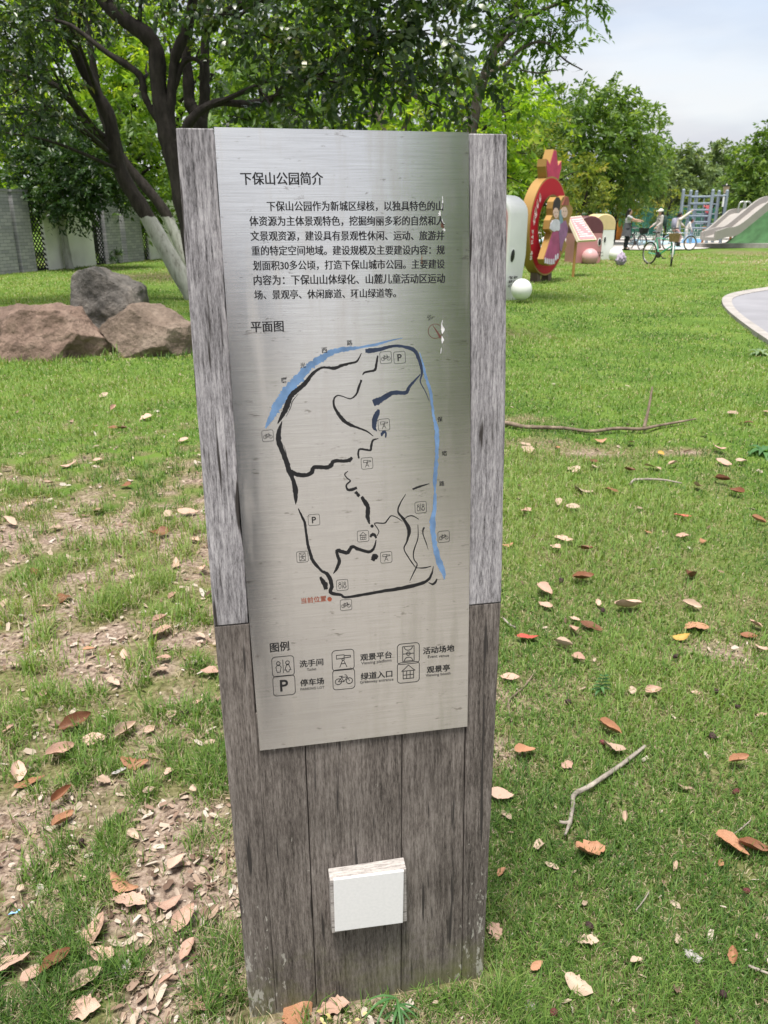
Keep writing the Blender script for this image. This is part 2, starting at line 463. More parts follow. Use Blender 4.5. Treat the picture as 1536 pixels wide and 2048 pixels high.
def in_poly(x, y, P):
    ins = np.zeros(len(x), bool); j = len(P) - 1
    for i in range(len(P)):
        c = ((P[i, 1] > y) != (P[j, 1] > y)) & (x < (P[j, 0] - P[i, 0]) * (y - P[i, 1]) / (P[j, 1] - P[i, 1] + 1e-12) + P[i, 0])
        ins ^= c; j = i
    return ins

# ------------------------------------------------------------------ the lawn's blades
M_GRASS = leaf_mat('grass_blade', [(.030, .074, .017), (.068, .142, .028), (.116, .208, .043), (.172, .268, .062), (.24, .31, .088), (.34, .29, .18), (.48, .41, .30)], trans=.3, rough=.55, spec=.25, tcol=(1.5, 1.5, .6))
ROCKS = [(G(60, 722)[0], G(60, 722)[1] + .42, .86), (G(187, 700)[0], G(187, 700)[1] + .75, .5), (G(285, 716)[0], G(285, 716)[1] + .40, .60)]
def make_grass(N, seed):
    r = np.random.default_rng(seed)
    d = .72 * np.exp(r.random(N) * math.log(38 / .72))
    a = (r.random(N) - .5) * 2 * rad(47)
    x = d * np.sin(a); y = d * np.cos(a)
    bb = bare(x, y)
    tuft = fbm(x * 11, y * 11, 51, 2)
    leftz = sstep(.1, -.2, x) * sstep(6.5, 3, y)
    keep = r.random(N) > sstep(.16, .80, bb) * .90
    keep &= (r.random(N) < np.where(leftz > .4, sstep(.36, .60, tuft) * .95 + .10, .55 + .45 * sstep(.3, .55, tuft)))
    keep &= ~in_poly(x, y, PATH_POLY) & (y > .66) & (y < 34.5)
    # nothing grows through the sign's foot
    sx = (x + .0243) * .982 + (y - 1.142) * .189; sy = -(x + .0243) * .189 + (y - 1.142) * .982
    keep &= ~((np.abs(sx) < .245) & (sy > -.012) & (sy < .07))
    x, y, d, bb, tuft, leftz = (q[keep] for q in (x, y, d, bb, tuft, leftz)); n = len(x)
    big = fbm(x * .9, y * .9, 61, 3)
    straw = r.random(n) < (.26 + .25 * sstep(.15, .5, bb))
    h = (.018 + .034 * r.random(n) ** 1.4) * (1 + .7 * leftz * sstep(.45, .65, tuft)) * (1 + .6 * sstep(.5, .7, big))
    # long tufts where mowing does not reach
    foot = np.exp(-((np.minimum(np.abs(sx[keep] - .25), np.abs(sx[keep] + .26)) / .05) ** 2 + ((sy[keep]) / .22) ** 2))
    h = h * (1 + 1.1 * foot * (tuft > .45)) * np.clip(1 + (d - 3) * .02, 1, 1.3)
    h = np.where(straw, h * .75, h)
    for (rx_, ry_, ra_) in ROCKS:
        dd_ = np.hypot((x - rx_) / ra_, (y - ry_) / (ra_ * .75)); h = h * (1 + 1.3 * np.exp(-((dd_ - 1.0) / .16) ** 2))
    lean = np.where(straw, 1.05 + .5 * r.random(n), .25 + .95 * r.random(n) ** .9)
    lean = np.where(leftz > .5, lean * .85, lean)
    az = r.random(n) * 2 * math.pi
    wd = (.00095 + .00095 * d) * (.7 + .7 * r.random(n)) * np.where(d < 3, 1, .8) * np.where(straw, .75, 1)
    dx, dy = np.cos(az), np.sin(az)
    px_, py_ = -dy * wd / 2, dx * wd / 2
    z0 = gz(x, y) * np.clip(np.exp(-((x / 30) ** 2 + ((y - 8) / 30) ** 2)) * 1.2, 0, 1) - .003
    def pt(s, ln, k):
        hx = h * s * np.sin(ln); hz = h * s * np.cos(ln)
        return np.stack([x + dx * hx + px_ * k, y + dy * hx + py_ * k, z0 + hz], 1)
    l1 = lean * .6
    A = pt(0, l1, 1); B = pt(0, l1, -1); Cc = pt(.55, l1, .8); D = pt(.55, l1, -.8)
    T = pt(1.0, lean * 1.05, 0)
    Vv = np.stack([A, B, Cc, D, T], 1).reshape(-1, 3)
    o = np.arange(n)[:, None] * 5
    Ff = np.concatenate([o + [0, 1, 3], o + [0, 3, 2], o + [2, 3, 4]], 0)
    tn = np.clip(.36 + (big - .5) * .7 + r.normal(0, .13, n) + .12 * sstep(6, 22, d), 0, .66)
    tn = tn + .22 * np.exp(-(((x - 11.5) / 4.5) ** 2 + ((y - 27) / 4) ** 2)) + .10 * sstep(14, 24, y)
    tn = np.where(straw, .78 + .22 * r.random(n), tn)
    return Vv, Ff, np.repeat(tn, 5)
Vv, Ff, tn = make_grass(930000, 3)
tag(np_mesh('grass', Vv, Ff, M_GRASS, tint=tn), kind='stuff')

# crumbs of dead leaf and bark between the blades (nobody could count them)
M_LITTER = leaf_mat('litter_crumb', [(.09, .058, .042), (.24, .16, .12), (.36, .27, .21), (.44, .36, .29), (.50, .45, .40)], trans=.08, rough=.8, spec=.15, tcol=(1, .9, .8))
r = np.random.default_rng(11)
n = 34000
d = .8 * np.exp(r.random(n) * math.log(9 / .8)); a = (r.random(n) - .5) * 2 * rad(34)
x = d * np.sin(a); y = d * np.cos(a); bb = bare(x, y)
kp = (r.random(n) < .03 + .20 * sstep(.15, -.2, x) * sstep(7.5, 4, y) + .50 * sstep(.25, .8, bb)) & (y > .4)
sx = (x + .0243) * .982 + (y - 1.142) * .189; sy = -(x + .0243) * .189 + (y - 1.142) * .982
kp &= ~((np.abs(sx) < .26) & (sy > -.02) & (sy < .08))
x, y = x[kp], y[kp]; n = len(x)
z = gz(x, y) + .003 + r.random(n) ** 2 * .014
s_ = (.0028 + .011 * r.random(n) ** 2.6) * (1 + .12 * np.clip(y - 1.5, 0, 4))
ang = r.random(n) * 6.283; ta = r.normal(0, .35, n); tb = r.normal(0, .35, n)
pts = []
for k_ in range(6):
    th_ = [0, .9, 2.2, math.pi, 4.1, 5.4][k_]
    rr = s_ * (.8 + .45 * r.random(n))
    lx = math.cos(th_) * rr * 1.25; ly = math.sin(th_) * rr * .62
    ux = lx * np.cos(ang) - ly * np.sin(ang); uy = lx * np.sin(ang) + ly * np.cos(ang)
    pts.append(np.stack([x + ux, y + uy, z + ux * ta + uy * tb + ly * ly / (s_ + 1e-6) * .8], 1))
Vv = np.stack(pts, 1).reshape(-1, 3); o = np.arange(n)[:, None] * 6
tag(np_mesh('leaf_litter', Vv, np.concatenate([o + np.array([0, 1, 2, 3])[None, :], o + np.array([0, 3, 4, 5])[None, :]], 0), M_LITTER, tint=np.repeat(r.random(n), 6)), kind='stuff')

# ================================================================== THE SIGN
SO = Vector((-.02433, 1.14244, 0)); SA = Vector((.98195, .189089, .004422)).normalized(); SB = Vector((-.017375, .0669, .997608)).normalized()
SN = SB.cross(SA).normalized()                     # away from the reader
SM = Matrix(((SA.x, SN.x, SB.x, SO.x), (SA.y, SN.y, SB.y, SO.y), (SA.z, SN.z, SB.z, SO.z), (0, 0, 0, 1)))
def uv(px, py, off=0.0):
    d = Vector(ray(px, py)); c = Vector(CAM)
    o = SO + SN * off
    p = c + d * ((o - c).dot(SN) / d.dot(SN)) - o
    return p.dot(SA), p.dot(SB)
sign = link(bpy.data.objects.new('information_sign', None)); sign.matrix_world = SM; sign.empty_display_size = .2
tag(sign, 'tall weathered wooden park sign faced with a brushed steel plan plate', 'sign')
M_W1 = wood_mat('weathered_timber', [(.055, .054, .058), (.18, .175, .187), (.33, .323, .345), (.53, .52, .545)], slant=.035)
M_W2 = wood_mat('damp_timber', [(.038, .033, .031), (.095, .083, .076), (.165, .146, .135), (.265, .242, .227)], moss=True)
M_W3 = wood_mat('block_timber', [(.10, .09, .09), (.24, .22, .215), (.38, .36, .35), (.50, .48, .47)], axis='x')
rs = random.Random(4)
def plank(name, left, right, y0, y1, mt, jit_l=0, jit_r=0, n=40):
    """left / right: (v, u) pairs for the two long edges"""
    lv = np.array(left); rv = np.array(right)
    v0, v1 = lv[0, 0], lv[-1, 0]
    pl, pr = [], []
    for i in range(n + 1):
        v = v0 + (v1 - v0) * i / n
        vr = rv[0, 0] + (rv[-1, 0] - rv[0, 0]) * i / n
        pl.append((np.interp(v, lv[:, 0], lv[:, 1]) + jit_l * (fbm(v * 17, 3.3, 2) - .5), v))
        pr.append((np.interp(vr, rv[:, 0], rv[:, 1]) + jit_r * (fbm(vr * 17, 9.3, 7) - .5), vr))
    mb = MB(); mb.prism(pl + pr[::-1], lambda u, v, d: (u, d, v), y0, y1)
    return mb.build(name, mt, sign, bevel=.0016)
sl, sr = .8275, .8225
PL0, PR0 = -.1862, .1848
plank('side_plank', [(sl, -.2412), (1.2, -.2392), (1.566, -.2360)], [(sl, -.1855), (1.2, -.1865), (1.566, PL0 + .001)], 0, .05, M_W1, .0012, .006)
plank('side_plank', [(sr, .1865), (1.2, .1862), (1.564, PR0 - .006)], [(sr, .2462), (1.2, .2440), (1.564, .2362)], 0, .05, M_W1, .002, .0012)
plank('side_plank', [(-.12, -.2350), (sl - .0012, -.2412)], [(-.12, PL0 + .0005), (sl - .0012, -.1850)], .0006, .05, M_W2, .0012, .001)
plank('side_plank', [(-.12, PR0), (sr - .0012, PR0 + .0015)], [(-.12, .2255), (sr - .0012, .2462)], .0006, .05, M_W2, .001, .0015)
c1a, c1b = uv(611, 1487)[0], uv(632, 2000)[0]; c2a, c2b = uv(806, 1480)[0], uv(801, 2000)[0]
plank('board', [(-.12, PL0 + .0015), (.66, PL0 + .0005)], [(-.12, c1b - .0007), (.66, c1a - .0007)], .0012, .045, M_W2)
plank('board', [(-.12, c1b + .0007), (.66, c1a + .0007)], [(-.12, c2b - .0007), (.66, c2a - .0007)], .0008, .045, M_W2)
plank('board', [(-.12, c2b + .0007), (.66, c2a + .0007)], [(-.12, PR0 - .001), (.66, PR0 - .001)], .0013, .045, M_W2)
plank('board', [(.662, PL0 + .001), (1.555, PL0 + .004)], [(.662, PR0 - .001), (1.555, PR0 - .007)], .006, .045, M_W2)

# brushed steel
m, t, b, l = new_mat('brushed_steel')
co = nd(t, 'ShaderNodeTexCoord')
mp = nd(t, 'ShaderNodeMapping'); mp.inputs['Scale'].default_value = (.018, 1, 1); l(co.outputs['Object'], mp.inputs[0])
st = nd(t, 'ShaderNodeTexNoise', Scale=900, Detail=3, Roughness=.6); l(mp.outputs[0], st.inputs['Vector'])
st2 = nd(t, 'ShaderNodeTexNoise', Scale=520, Detail=3, Roughness=.7); l(mp.outputs[0], st2.inputs['Vector'])
sm = nd(t, 'ShaderNodeMath', operation='ADD'); l(st.outputs['Fac'], sm.inputs[0]); l(st2.outputs['Fac'], sm.inputs[1])
rc = ramp(t, [(.34, (.66, .655, .645)), (.5, (.77, .765, .76)), (.66, (.86, .86, .855))])
hf = nd(t, 'ShaderNodeMath', operation='MULTIPLY'); hf.inputs[1].default_value = .5; l(sm.outputs[0], hf.inputs[0]); l(hf.outputs[0], rc.inputs[0])
# dirt flecks and dull runs
mp2 = nd(t, 'ShaderNodeMapping'); mp2.inputs['Scale'].default_value = (.28, 1, 1); l(co.outputs['Object'], mp2.inputs[0])
fl = nd(t, 'ShaderNodeTexNoise', Scale=130, Detail=5, Roughness=.75); l(mp2.outputs[0], fl.inputs['Vector'])
rf = ramp(t, [(.625, (0, 0, 0)), (.675, (.55, .55, .55))]); l(fl.outputs['Fac'], rf.inputs[0])
mp3 = nd(t, 'ShaderNodeMapping'); mp3.inputs['Scale'].default_value = (1, 1, .12); l(co.outputs['Object'], mp3.inputs[0])
rn = nd(t, 'ShaderNodeTexNoise', Scale=30, Detail=4, Roughness=.6); l(mp3.outputs[0], rn.inputs['Vector'])
rr_ = ramp(t, [(.50, (0, 0, 0)), (.68, (.45, .45, .45))]); l(rn.outputs['Fac'], rr_.inputs[0])
m1 = nd(t, 'ShaderNodeMix', data_type='RGBA'); l(rf.outputs[0], m1.inputs[0]); l(rc.outputs[0], m1.inputs[6]); m1.inputs[7].default_value = (.16, .13, .10, 1)
m2 = nd(t, 'ShaderNodeMix', data_type='RGBA'); l(rr_.outputs[0], m2.inputs[0]); l(m1.outputs[2], m2.inputs[6]); m2.inputs[7].default_value = (.62, .585, .545, 1)
l(m2.outputs[2], b.inputs['Base Color'])
b.inputs['Metallic'].default_value = 1.0
ro = nd(t, 'ShaderNodeMath', operation='MULTIPLY_ADD'); ro.inputs[1].default_value = .16; ro.inputs[2].default_value = .19; l(rr_.outputs[0], ro.inputs[0]); l(ro.outputs[0], b.inputs['Roughness'])
b.inputs['Anisotropic'].default_value = .92
tg = nd(t, 'ShaderNodeTangent', direction_type='UV_MAP'); l(tg.outputs[0], b.inputs['Tangent'])
bp = nd(t, 'ShaderNodeBump', Strength=.10, Distance=.0004); l(sm.outputs[0], bp.inputs['Height']); l(bp.outputs[0], b.inputs['Normal'])
M_STEEL = m
PY0, PY1 = -.0034, -.0012
pl_l = [(v, np.interp(v, [.5905, 1.05, 1.567], [-.1822, -.1868, -.1848])) for v in np.linspace(.5905, 1.567, 13)]
pl_r = [(v, np.interp(v, [.5885, 1.05, 1.565], [.1872, .1872, .1768])) for v in np.linspace(.5885, 1.565, 13)]
mb = MB(); mb.prism([(u, v) for v, u in pl_l] + [(u, v) for v, u in pl_r][::-1], lambda u, v, d: (u, d, v), PY0, PY1)
plate = mb.build('steel_plate', M_STEEL, sign)
ul = plate.data.uv_layers.new(name='UVMap')
for lp in plate.data.loops:
    c = plate.data.vertices[lp.vertex_index].co; ul.data[lp.index].uv = (c.z, -c.x)

# inks
def ink(name, c, rough=.6): return pmat(name, c, rough=rough, var=.25, scale=60, bump=0)
M_INK = ink('black_ink', (.012, .012, .014)); M_NAVY = ink('navy_ink', (.022, .035, .07)); M_BLUE = ink('river_blue_ink', (.14, .25, .44)); M_BLUED = ink('river_grey_ink', (.12, .17, .26))
M_RED = ink('faded_red_ink', (.33, .085, .045)); M_BRINK = ink('brown_ink', (.13, .055, .04)); M_SCUFF = ink('white_scuff', (.78, .78, .78))
INK_Y = PY0 - .0003
def flat(name, V2, F, mt, y=INK_Y, par=None, mid=None):
    me = bpy.data.meshes.new(name)
    me.from_pydata([(u, y if len(q) == 0 else q[0], v) for u, v, *q in V2], [], F); me.materials.append(mt)
    bm = bmesh.new(); bm.from_mesh(me); bmesh.ops.recalc_face_normals(bm, faces=bm.faces); bm.to_mesh(me); bm.free()
    return link(bpy.data.objects.new(name, me), par or plate)
_glyphs = {}
def glyph_mesh(s, off=0.0):
    key = (s, off)
    if key in _glyphs: return _glyphs[key]
    c = bpy.data.curves.new('glyphs', 'FONT'); c.body = s; c.resolution_u = 3; c.size = 1; c.offset = off
    o = bpy.data.objects.new('glyphs', c); COL.objects.link(o)
    bpy.context.view_layer.update()
    me = bpy.data.meshes.new_from_object(o.evaluated_get(bpy.context.evaluated_depsgraph_get()))
    v = np.array([p.co[:2] for p in me.vertices]); f = [list(p.vertices) for p in me.polygons]
    bpy.data.objects.remove(o); bpy.data.curves.remove(c); bpy.data.meshes.remove(me)
    _glyphs[key] = (v, f); return v, f
def text(name, s, p0, p1, mt=M_INK, bold=.03, hfac=1.0, par=None, off=0.0, weight=.006):
    bold = bold * 1.1
    """writing whose ink runs from picture point p0 to p1 (mid height)"""
    v, f = glyph_mesh(s, weight)
    a = np.array(uv(*p0, off=INK_Y)); b_ = np.array(uv(*p1, off=INK_Y))
    x0, x1 = v[:, 0].min(), v[:, 0].max(); ym = .38 if any(ord(ch) > 1000 for ch in s) else (v[:, 1].min() + v[:, 1].max()) / 2
    ln = np.linalg.norm(b_ - a); sc = ln / (x1 - x0 + bold)
    d = (b_ - a) / ln; nrm = np.array([-d[1], d[0]])
    VV, FF = [], []
    reps = [0] if bold == 0 else [0, bold / 2, bold]
    for i, bx in enumerate(reps):
        o = len(VV)
        for q in v:
            w_ = a + d * (q[0] - x0 + bx) * sc + nrm * (q[1] - ym) * sc * hfac
            VV.append((w_[0], w_[1], INK_Y - .00006 * i))
        FF += [[k + o for k in g] for g in f]
    return flat(name, VV, FF, mt, par=par)
def z8(x, y): return (440 + x / 3.072, 300 + y / 3.072)
def z7(x, y): return (460 + x / 3.072, 620 + y / 3.072)
def zA(x, y): return (500 + x / 3.339, 1240 + y / 3.339)
text('title_lettering', '下保山公园简介', z8(125, 175), z8(635, 175), bold=.035, hfac=1.08)
for s, x0, y0, x1, y1 in [('下保山公园作为新城区绿核，以独具特色的山', 287, 345, 1372, 343), ('体资源为主体景观特色，挖掘绚丽多彩的自然和人', 180, 437, 1380, 434),
    ('文景观资源，建设具有景观性休闲、运动、旅游并', 186, 528, 1379, 525), ('重的特定空间地域。建设规模及主要建设内容：规', 193, 619, 1381, 613),
    ('划面积30多公顷，打造下保山城市公园。主要建设', 201, 710, 1382, 700), ('内容为：下保山山体绿化、山麓儿童活动区运动', 206, 800, 1383, 788), ('场、景观亭、休闲廊道、环山绿道等。', 210, 890, 1082, 878)]:
    text('paragraph_lettering', s, z8(x0, y0), z8(x1, y1), bold=.038, hfac=1.1)
text('plan_title_lettering', '平面图', z7(127, 103), z7(330, 98), bold=.035, hfac=1.05)
text('legend_title_lettering', '图例', zA(133, 186), zA(262, 172), bold=.03, hfac=1.08)
for s, c, d_ in [('曙', (333, 432), 17), ('光', (448, 340), 17), ('西', (580, 247), 17), ('路', (735, 202), 17), ('保', (1290, 672), 16), ('塔', (1318, 882), 16), ('路', (1302, 1067), 16)]:
    text('road_name_lettering', s, z7(c[0] - d_, c[1] + 1), z7(c[0] + d_, c[1] - 2), bold=.02)
text('compass_lettering', '北', z7(1212, 56), z7(1240, 36), bold=.0)
text('position_lettering', '当前位置', z7(437, 1788), z7(592, 1772), M_RED, bold=.03)
for s, c, wd_ in [('洗手间', (410, 287), 160), ('停车场', (415, 414), 160), ('观景平台', (842, 241), 212), ('绿道入口', (845, 368), 212), ('活动场地', (1260, 197), 210), ('观景亭', (1258, 326), 156)]:
    text('legend_lettering', s, zA(c[0] - wd_ / 2, c[1] + wd_ * .05), zA(c[0] + wd_ / 2, c[1] - wd_ * .05), bold=.035)
for s, x0, y0, x1, y1 in [('Toilet', 380, 333, 443, 327), ('PARKING LOT', 337, 464, 497, 450), ('Viewing platform', 743, 293, 945, 271), ('Greenway entrance', 735, 420, 958, 398), ('Event venue', 1188, 246, 1330, 236), ('Viewing booth', 1173, 374, 1339, 358)]:
    text('caption_lettering', s, zA(x0, y0), zA(x1, y1), bold=.0)

def ribbon(pts, ws, rough=0.0, seed=0, n=7):
    P = catmull(pts, n); W = np.interp(np.linspace(0, len(pts) - 1, len(P)), range(len(pts)), ws)
    T = np.gradient(P, axis=0); T /= np.linalg.norm(T, axis=1)[:, None] + 1e-9
    N_ = np.stack([-T[:, 1], T[:, 0]], 1)
    rr = np.random.default_rng(seed)
    j1 = 1 + rough * rr.normal(0, 1, len(P)); j2 = 1 + rough * rr.normal(0, 1, len(P))
    A = P + N_ * (W / 2 * j1)[:, None]; B = P - N_ * (W / 2 * j2)[:, None]
    return A, B
def stroke(name, pts, mt, rough=.12, seed=0, y=INK_Y):
    A, B = ribbon([z7(p[0], p[1]) for p in pts], [p[2] / 3.072 for p in pts], rough, seed)
    V2 = [uv(*p, off=y) for p in A] + [uv(*p, off=y) for p in B]; n = len(A)
    return flat(name, V2, [(i, i + 1, n + i + 1, n + i) for i in range(n - 1)], mt, y=y)
K = M_INK
STROKES = [
 ('river_stroke', M_BLUE, [(1060,172,3),(1000,185,8),(950,197,14),(900,212,14),(850,220,16),(800,230,12),(740,238,24),(680,246,28),(620,262,36),(560,298,40),(510,330,42),(470,365,44),(430,412,58),(395,455,60),(365,482,64),(330,525,58),(310,560,56),(285,600,52),(268,632,48),(248,672,30),(232,700,22),(216,728,3)]),
 ('road_stroke', K, [(808,265,4),(780,315,12),(740,327,14),(690,340,18),(640,358,22),(600,354,14),(560,356,14),(510,390,20),(470,440,26),(440,470,28),(410,495,30),(380,520,30),(360,560,34),(350,590,34),(320,650,26),(293,698,6)]),
 ('road_stroke', M_NAVY, [(832,252,22),(860,250,30),(920,242,24),(1000,222,16),(1060,224,18),(1130,247,22),(1160,300,20),(1180,380,14),(1170,440,6),(1200,500,5),(1225,560,3)]),
 ('road_stroke', M_NAVY, [(1170,395,6),(1130,440,14),(1100,475,18),(1080,508,22),(1000,510,26),(940,543,32),(905,562,46),(880,572,36)]),
 ('river_stroke', M_BLUE, [(1165,260,3),(1185,330,10),(1200,400,14),(1235,520,18),(1250,650,14),(1268,720,24),(1272,800,28),(1271,880,18),(1266,960,24),(1258,1060,20),(1260,1110,10),(1258,1200,24),(1245,1320,32),(1256,1430,30),(1290,1560,36),(1310,1610,26),(1318,1655,6)]),
 ('road_stroke', K, [(908,280,10),(900,330,14),(890,368,16),(850,378,12),(825,385,12),(815,400,5)]),
 ('road_stroke', K, [(808,430,12),(790,480,14),(775,520,12),(740,545,7),(690,530,6),(660,526,8),(640,545,10),(640,585,10),(660,630,20),(700,680,22),(740,705,20),(780,722,12),(840,745,10),(880,775,4)]),
 ('road_stroke', M_NAVY, [(915,612,14),(905,635,30),(890,672,34),(885,720,26),(903,745,4)]),
 ('road_stroke', M_NAVY, [(932,775,10),(935,760,18),(946,748,16),(958,758,12),(956,784,8)]),
 ('road_stroke', K, [(912,790,4),(878,802,12),(868,840,14),(860,862,12),(800,855,12),(788,880,12),(792,912,10)]),
 ('road_stroke', K, [(750,905,16),(735,922,24),(700,928,20),(640,928,22),(620,955,28),(590,968,24),(520,966,24),(500,1000,28),(470,1014,26),(420,1012,28),(375,995,30),(352,972,10)]),
 ('road_stroke', K, [(320,685,4),(308,720,18),(300,755,28),(300,810,34),(330,890,30),(352,945,32),(362,990,28),(390,1050,24),(402,1110,34),(404,1160,22),(404,1195,3)]),
 ('road_stroke', K, [(420,1220,6),(440,1265,14),(460,1310,16),(468,1370,15),(478,1440,18),(495,1500,20),(512,1545,20),(560,1600,16),(595,1620,20),(615,1655,26),(625,1700,24),(620,1738,22),(680,1750,16),(720,1765,14),(900,1735,18),(1080,1705,22),(1200,1670,18),(1238,1625,12),(1250,1575,3)]),
 ('road_stroke', K, [(725,990,4),(705,1010,7),(722,1035,8),(740,1050,8),(716,1075,10),(722,1102,14),(745,1105,18),(780,1092,16)]),
 ('road_stroke', K, [(770,1118,20),(795,1145,18)]),
 ('road_stroke', K, [(808,1148,18),(830,1180,28),(848,1215,24),(845,1260,28),(850,1290,20),(858,1315,8)]),
 ('road_stroke', K, [(1060,1300,3),(1025,1275,6),(990,1265,6),(968,1290,8),(948,1310,8),(890,1310,6),(905,1340,6),(915,1362,5),(904,1388,4)]),
 ('road_stroke', K, [(862,1396,12),(872,1382,20),(888,1382,18),(900,1402,12)]),
 ('road_stroke', K, [(898,1412,5),(890,1450,12),(876,1475,16),(850,1486,18),(790,1470,20),(752,1455,20),(735,1475,22),(715,1492,24),(660,1478,20),(660,1505,20),(672,1545,22),(655,1590,18),(635,1620,3)]),
 ('road_stroke', K, [(875,1540,22),(890,1515,36),(908,1522,24)]),
 ('road_stroke', K, [(555,1640,12),(566,1660,26),(585,1690,34),(588,1718,22)]),
 ('road_stroke', K, [(1080,1132,3),(1045,1190,8),(1033,1240,10),(1070,1290,18),(1100,1350,24),(1088,1420,10),(1070,1470,7),(1110,1540,8),(1140,1582,5)]),
 ('road_stroke', K, [(1122,1102,12),(1165,1085,12),(1225,1067,3)]),
 ('road_stroke', K, [(1070,1285,4),(1095,1268,6),(1125,1266,7),(1160,1286,4)]),
 ('road_stroke', K, [(1155,1320,3),(1155,1400,6),(1130,1480,7),(1130,1530,7),(1150,1565,7),(1130,1612,7),(1105,1665,3)]),
 ('road_stroke', K, [(1140,1585,4),(1190,1585,8),(1235,1575,5)]),
 ('road_stroke', K, [(1192,1335,12),(1185,1370,6),(1205,1430,6),(1218,1472,2)]),
 ('road_stroke', K, [(1220,1675,4),(1245,1685,12),(1262,1674,14),(1272,1652,6)]),
 ('scuff_stroke', M_SCUFF, [(1306,62,2),(1301,90,6),(1308,120,22),(1304,146,3)]),
 ('scuff_stroke', M_SCUFF, [(1303,162,3),(1306,184,15),(1303,205,3)]),
 ('scuff_stroke', M_SCUFF, [(1299,232,1.5),(1297,250,4),(1295,268,1.5)]),
 ('road_edge_stroke', K, [(420,515,2),(385,560,5),(372,600,4),(345,655,2)]),
 ('road_edge_stroke', K, [(330,830,2),(345,880,5),(352,930,2)]),
 ('road_edge_stroke', K, [(630,555,2),(640,605,5),(690,680,5),(745,720,2)]),
]
for i, (nm, mt, pts) in enumerate(STROKES):
    stroke(nm, pts, mt, .10 if 'river' not in nm else .16, i, INK_Y - .00004 * (i % 5))
for px_, py_ in [(1368, 560), (1372, 622), (1364, 690)]: pass
stroke('scuff_stroke', [(1305, -700, 2), (1307, -660, 5), (1301, -620, 2)], M_SCUFF, .5, 60)
stroke('scuff_stroke', [(1290, -610, 3), (1288, -590, 14), (1296, -572, 3)], M_SCUFF, .6, 61)
stroke('scuff_stroke', [(1303, -560, 3), (1308, -520, 12), (1318, -485, 8)], M_SCUFF, .6, 62)
stroke('rust_stroke', [(1302, -545, 4), (1306, -520, 14), (1312, -500, 5)], pmat('rust_spot', (.12, .055, .03), var=.5, scale=90, bump=0), .6, 63, INK_Y - .0001)
stroke('rust_stroke', [(1178, -340, 2), (1180, -300, 7), (1176, -280, 2)], pmat('rust_stain', (.30, .17, .09), var=.4, scale=90, bump=0), .7, 64)
def disc(name, c, r_px, mt, r_in=0.0, n=28):
    cx_, cy_ = z7(*c); rp = r_px / 3.072
    ou = [uv(cx_ + rp * math.cos(k * 2 * math.pi / n), cy_ + rp * math.sin(k * 2 * math.pi / n), INK_Y) for k in range(n)]
    if r_in:
        ri = r_in / 3.072
        inn = [uv(cx_ + ri * math.cos(k * 2 * math.pi / n), cy_ + ri * math.sin(k * 2 * math.pi / n), INK_Y) for k in range(n)]
        return flat(name, ou + inn, [(k, (k + 1) % n, n + (k + 1) % n, n + k) for k in range(n)], mt)
    return flat(name, ou, [tuple(range(n))], mt)
disc('position_dot', (612, 1777), 14, M_RED); disc('viewpoint_dot', (873, 1328), 10, K); disc('compass_ring', (1262, 130), 46, M_BRINK, 42.5)
stroke('compass_needle', [(1245, 92, 2), (1270, 130, 9), (1295, 172, 14)], M_BRINK, .05, 70)

# pictograms, drawn in a unit square
def circ(x, y, r_, n=16, a0=0, a1=360): return [(x + r_*math.cos(rad(a0+(a1-a0)*k/n)), y + r_*math.sin(rad(a0+(a1-a0)*k/n))) for k in range(n+1)]
RB = [(x+.5*0+sx*.5-sx*.17+.17*math.cos(rad(a))*1.0, y) for x, y, sx, a in []]
def round_box(h=.5, rr_=.16):
    p = []
    for cx_, cy_, a0 in [(h-rr_, h-rr_, 0), (-h+rr_, h-rr_, 90), (-h+rr_, -h+rr_, 180), (h-rr_, -h+rr_, 270)]:
        p += [(cx_+rr_*math.cos(rad(a0+15*k)), cy_+rr_*math.sin(rad(a0+15*k))) for k in range(7)]
    return p + [p[0]]
def person_icon(x, sk):
    if sk == 0: body = [(x-.06, .06), (x+.06, .06), (x+.12, -.02), (x+.07, -.28), (x-.07, -.28), (x-.12, -.02), (x-.06, .06)]
    else: body = [(x-.05, .06), (x+.05, .06), (x+.14, -.2), (x+.06, -.2), (x+.05, -.3), (x-.05, -.3), (x-.06, -.2), (x-.14, -.2), (x-.05, .06)]
    return [circ(x, .17, .085), body]
ICONS = {
 'toilet_symbol': [[(0, .32), (0, -.32)]] + person_icon(-.21, 0) + person_icon(.21, 1),
 'viewpoint_symbol': [[(-.3, .26), (.05, .26), (.05, .08), (-.3, .08), (-.3, .26)], [(.05, .22), (.34, .2), (.34, .12), (.05, .1)], circ(0, .04, .055), [(-.02, .0), (-.16, -.34)], [(.02, .0), (.16, -.34)], [(-.1, -.18), (.1, -.18)]],
 'bicycle_symbol': [circ(-.25, -.1, .145), circ(.25, -.1, .145), [(-.25, -.1), (-.1, .1), (.15, .1), (.0, -.12), (-.25, -.1)], [(.0, -.12), (-.13, .16), (-.2, .16)], [(-.13, .16), (-.05, .16)], [(.25, -.1), (.12, .2), (.05, .22)]],
 'pitch_symbol': [[(-.26, .36), (.26, .36), (.26, -.36), (-.26, -.36), (-.26, .36)], [(-.26, 0), (.26, 0)], circ(0, 0, .085), circ(0, .36, .19, 10, 180, 360), circ(0, -.36, .19, 10, 0, 180)],
 'pavilion_symbol': [[(-.3, .08), (-.18, .18), (0, .36), (.18, .18), (.3, .08), (-.3, .08)], [(-.24, .06), (-.24, -.3), (.24, -.3), (.24, .06)], [(-.08, .06), (-.08, -.3)], [(.08, .06), (.08, -.3)], [(-.24, -.12), (.24, -.12)]],
}
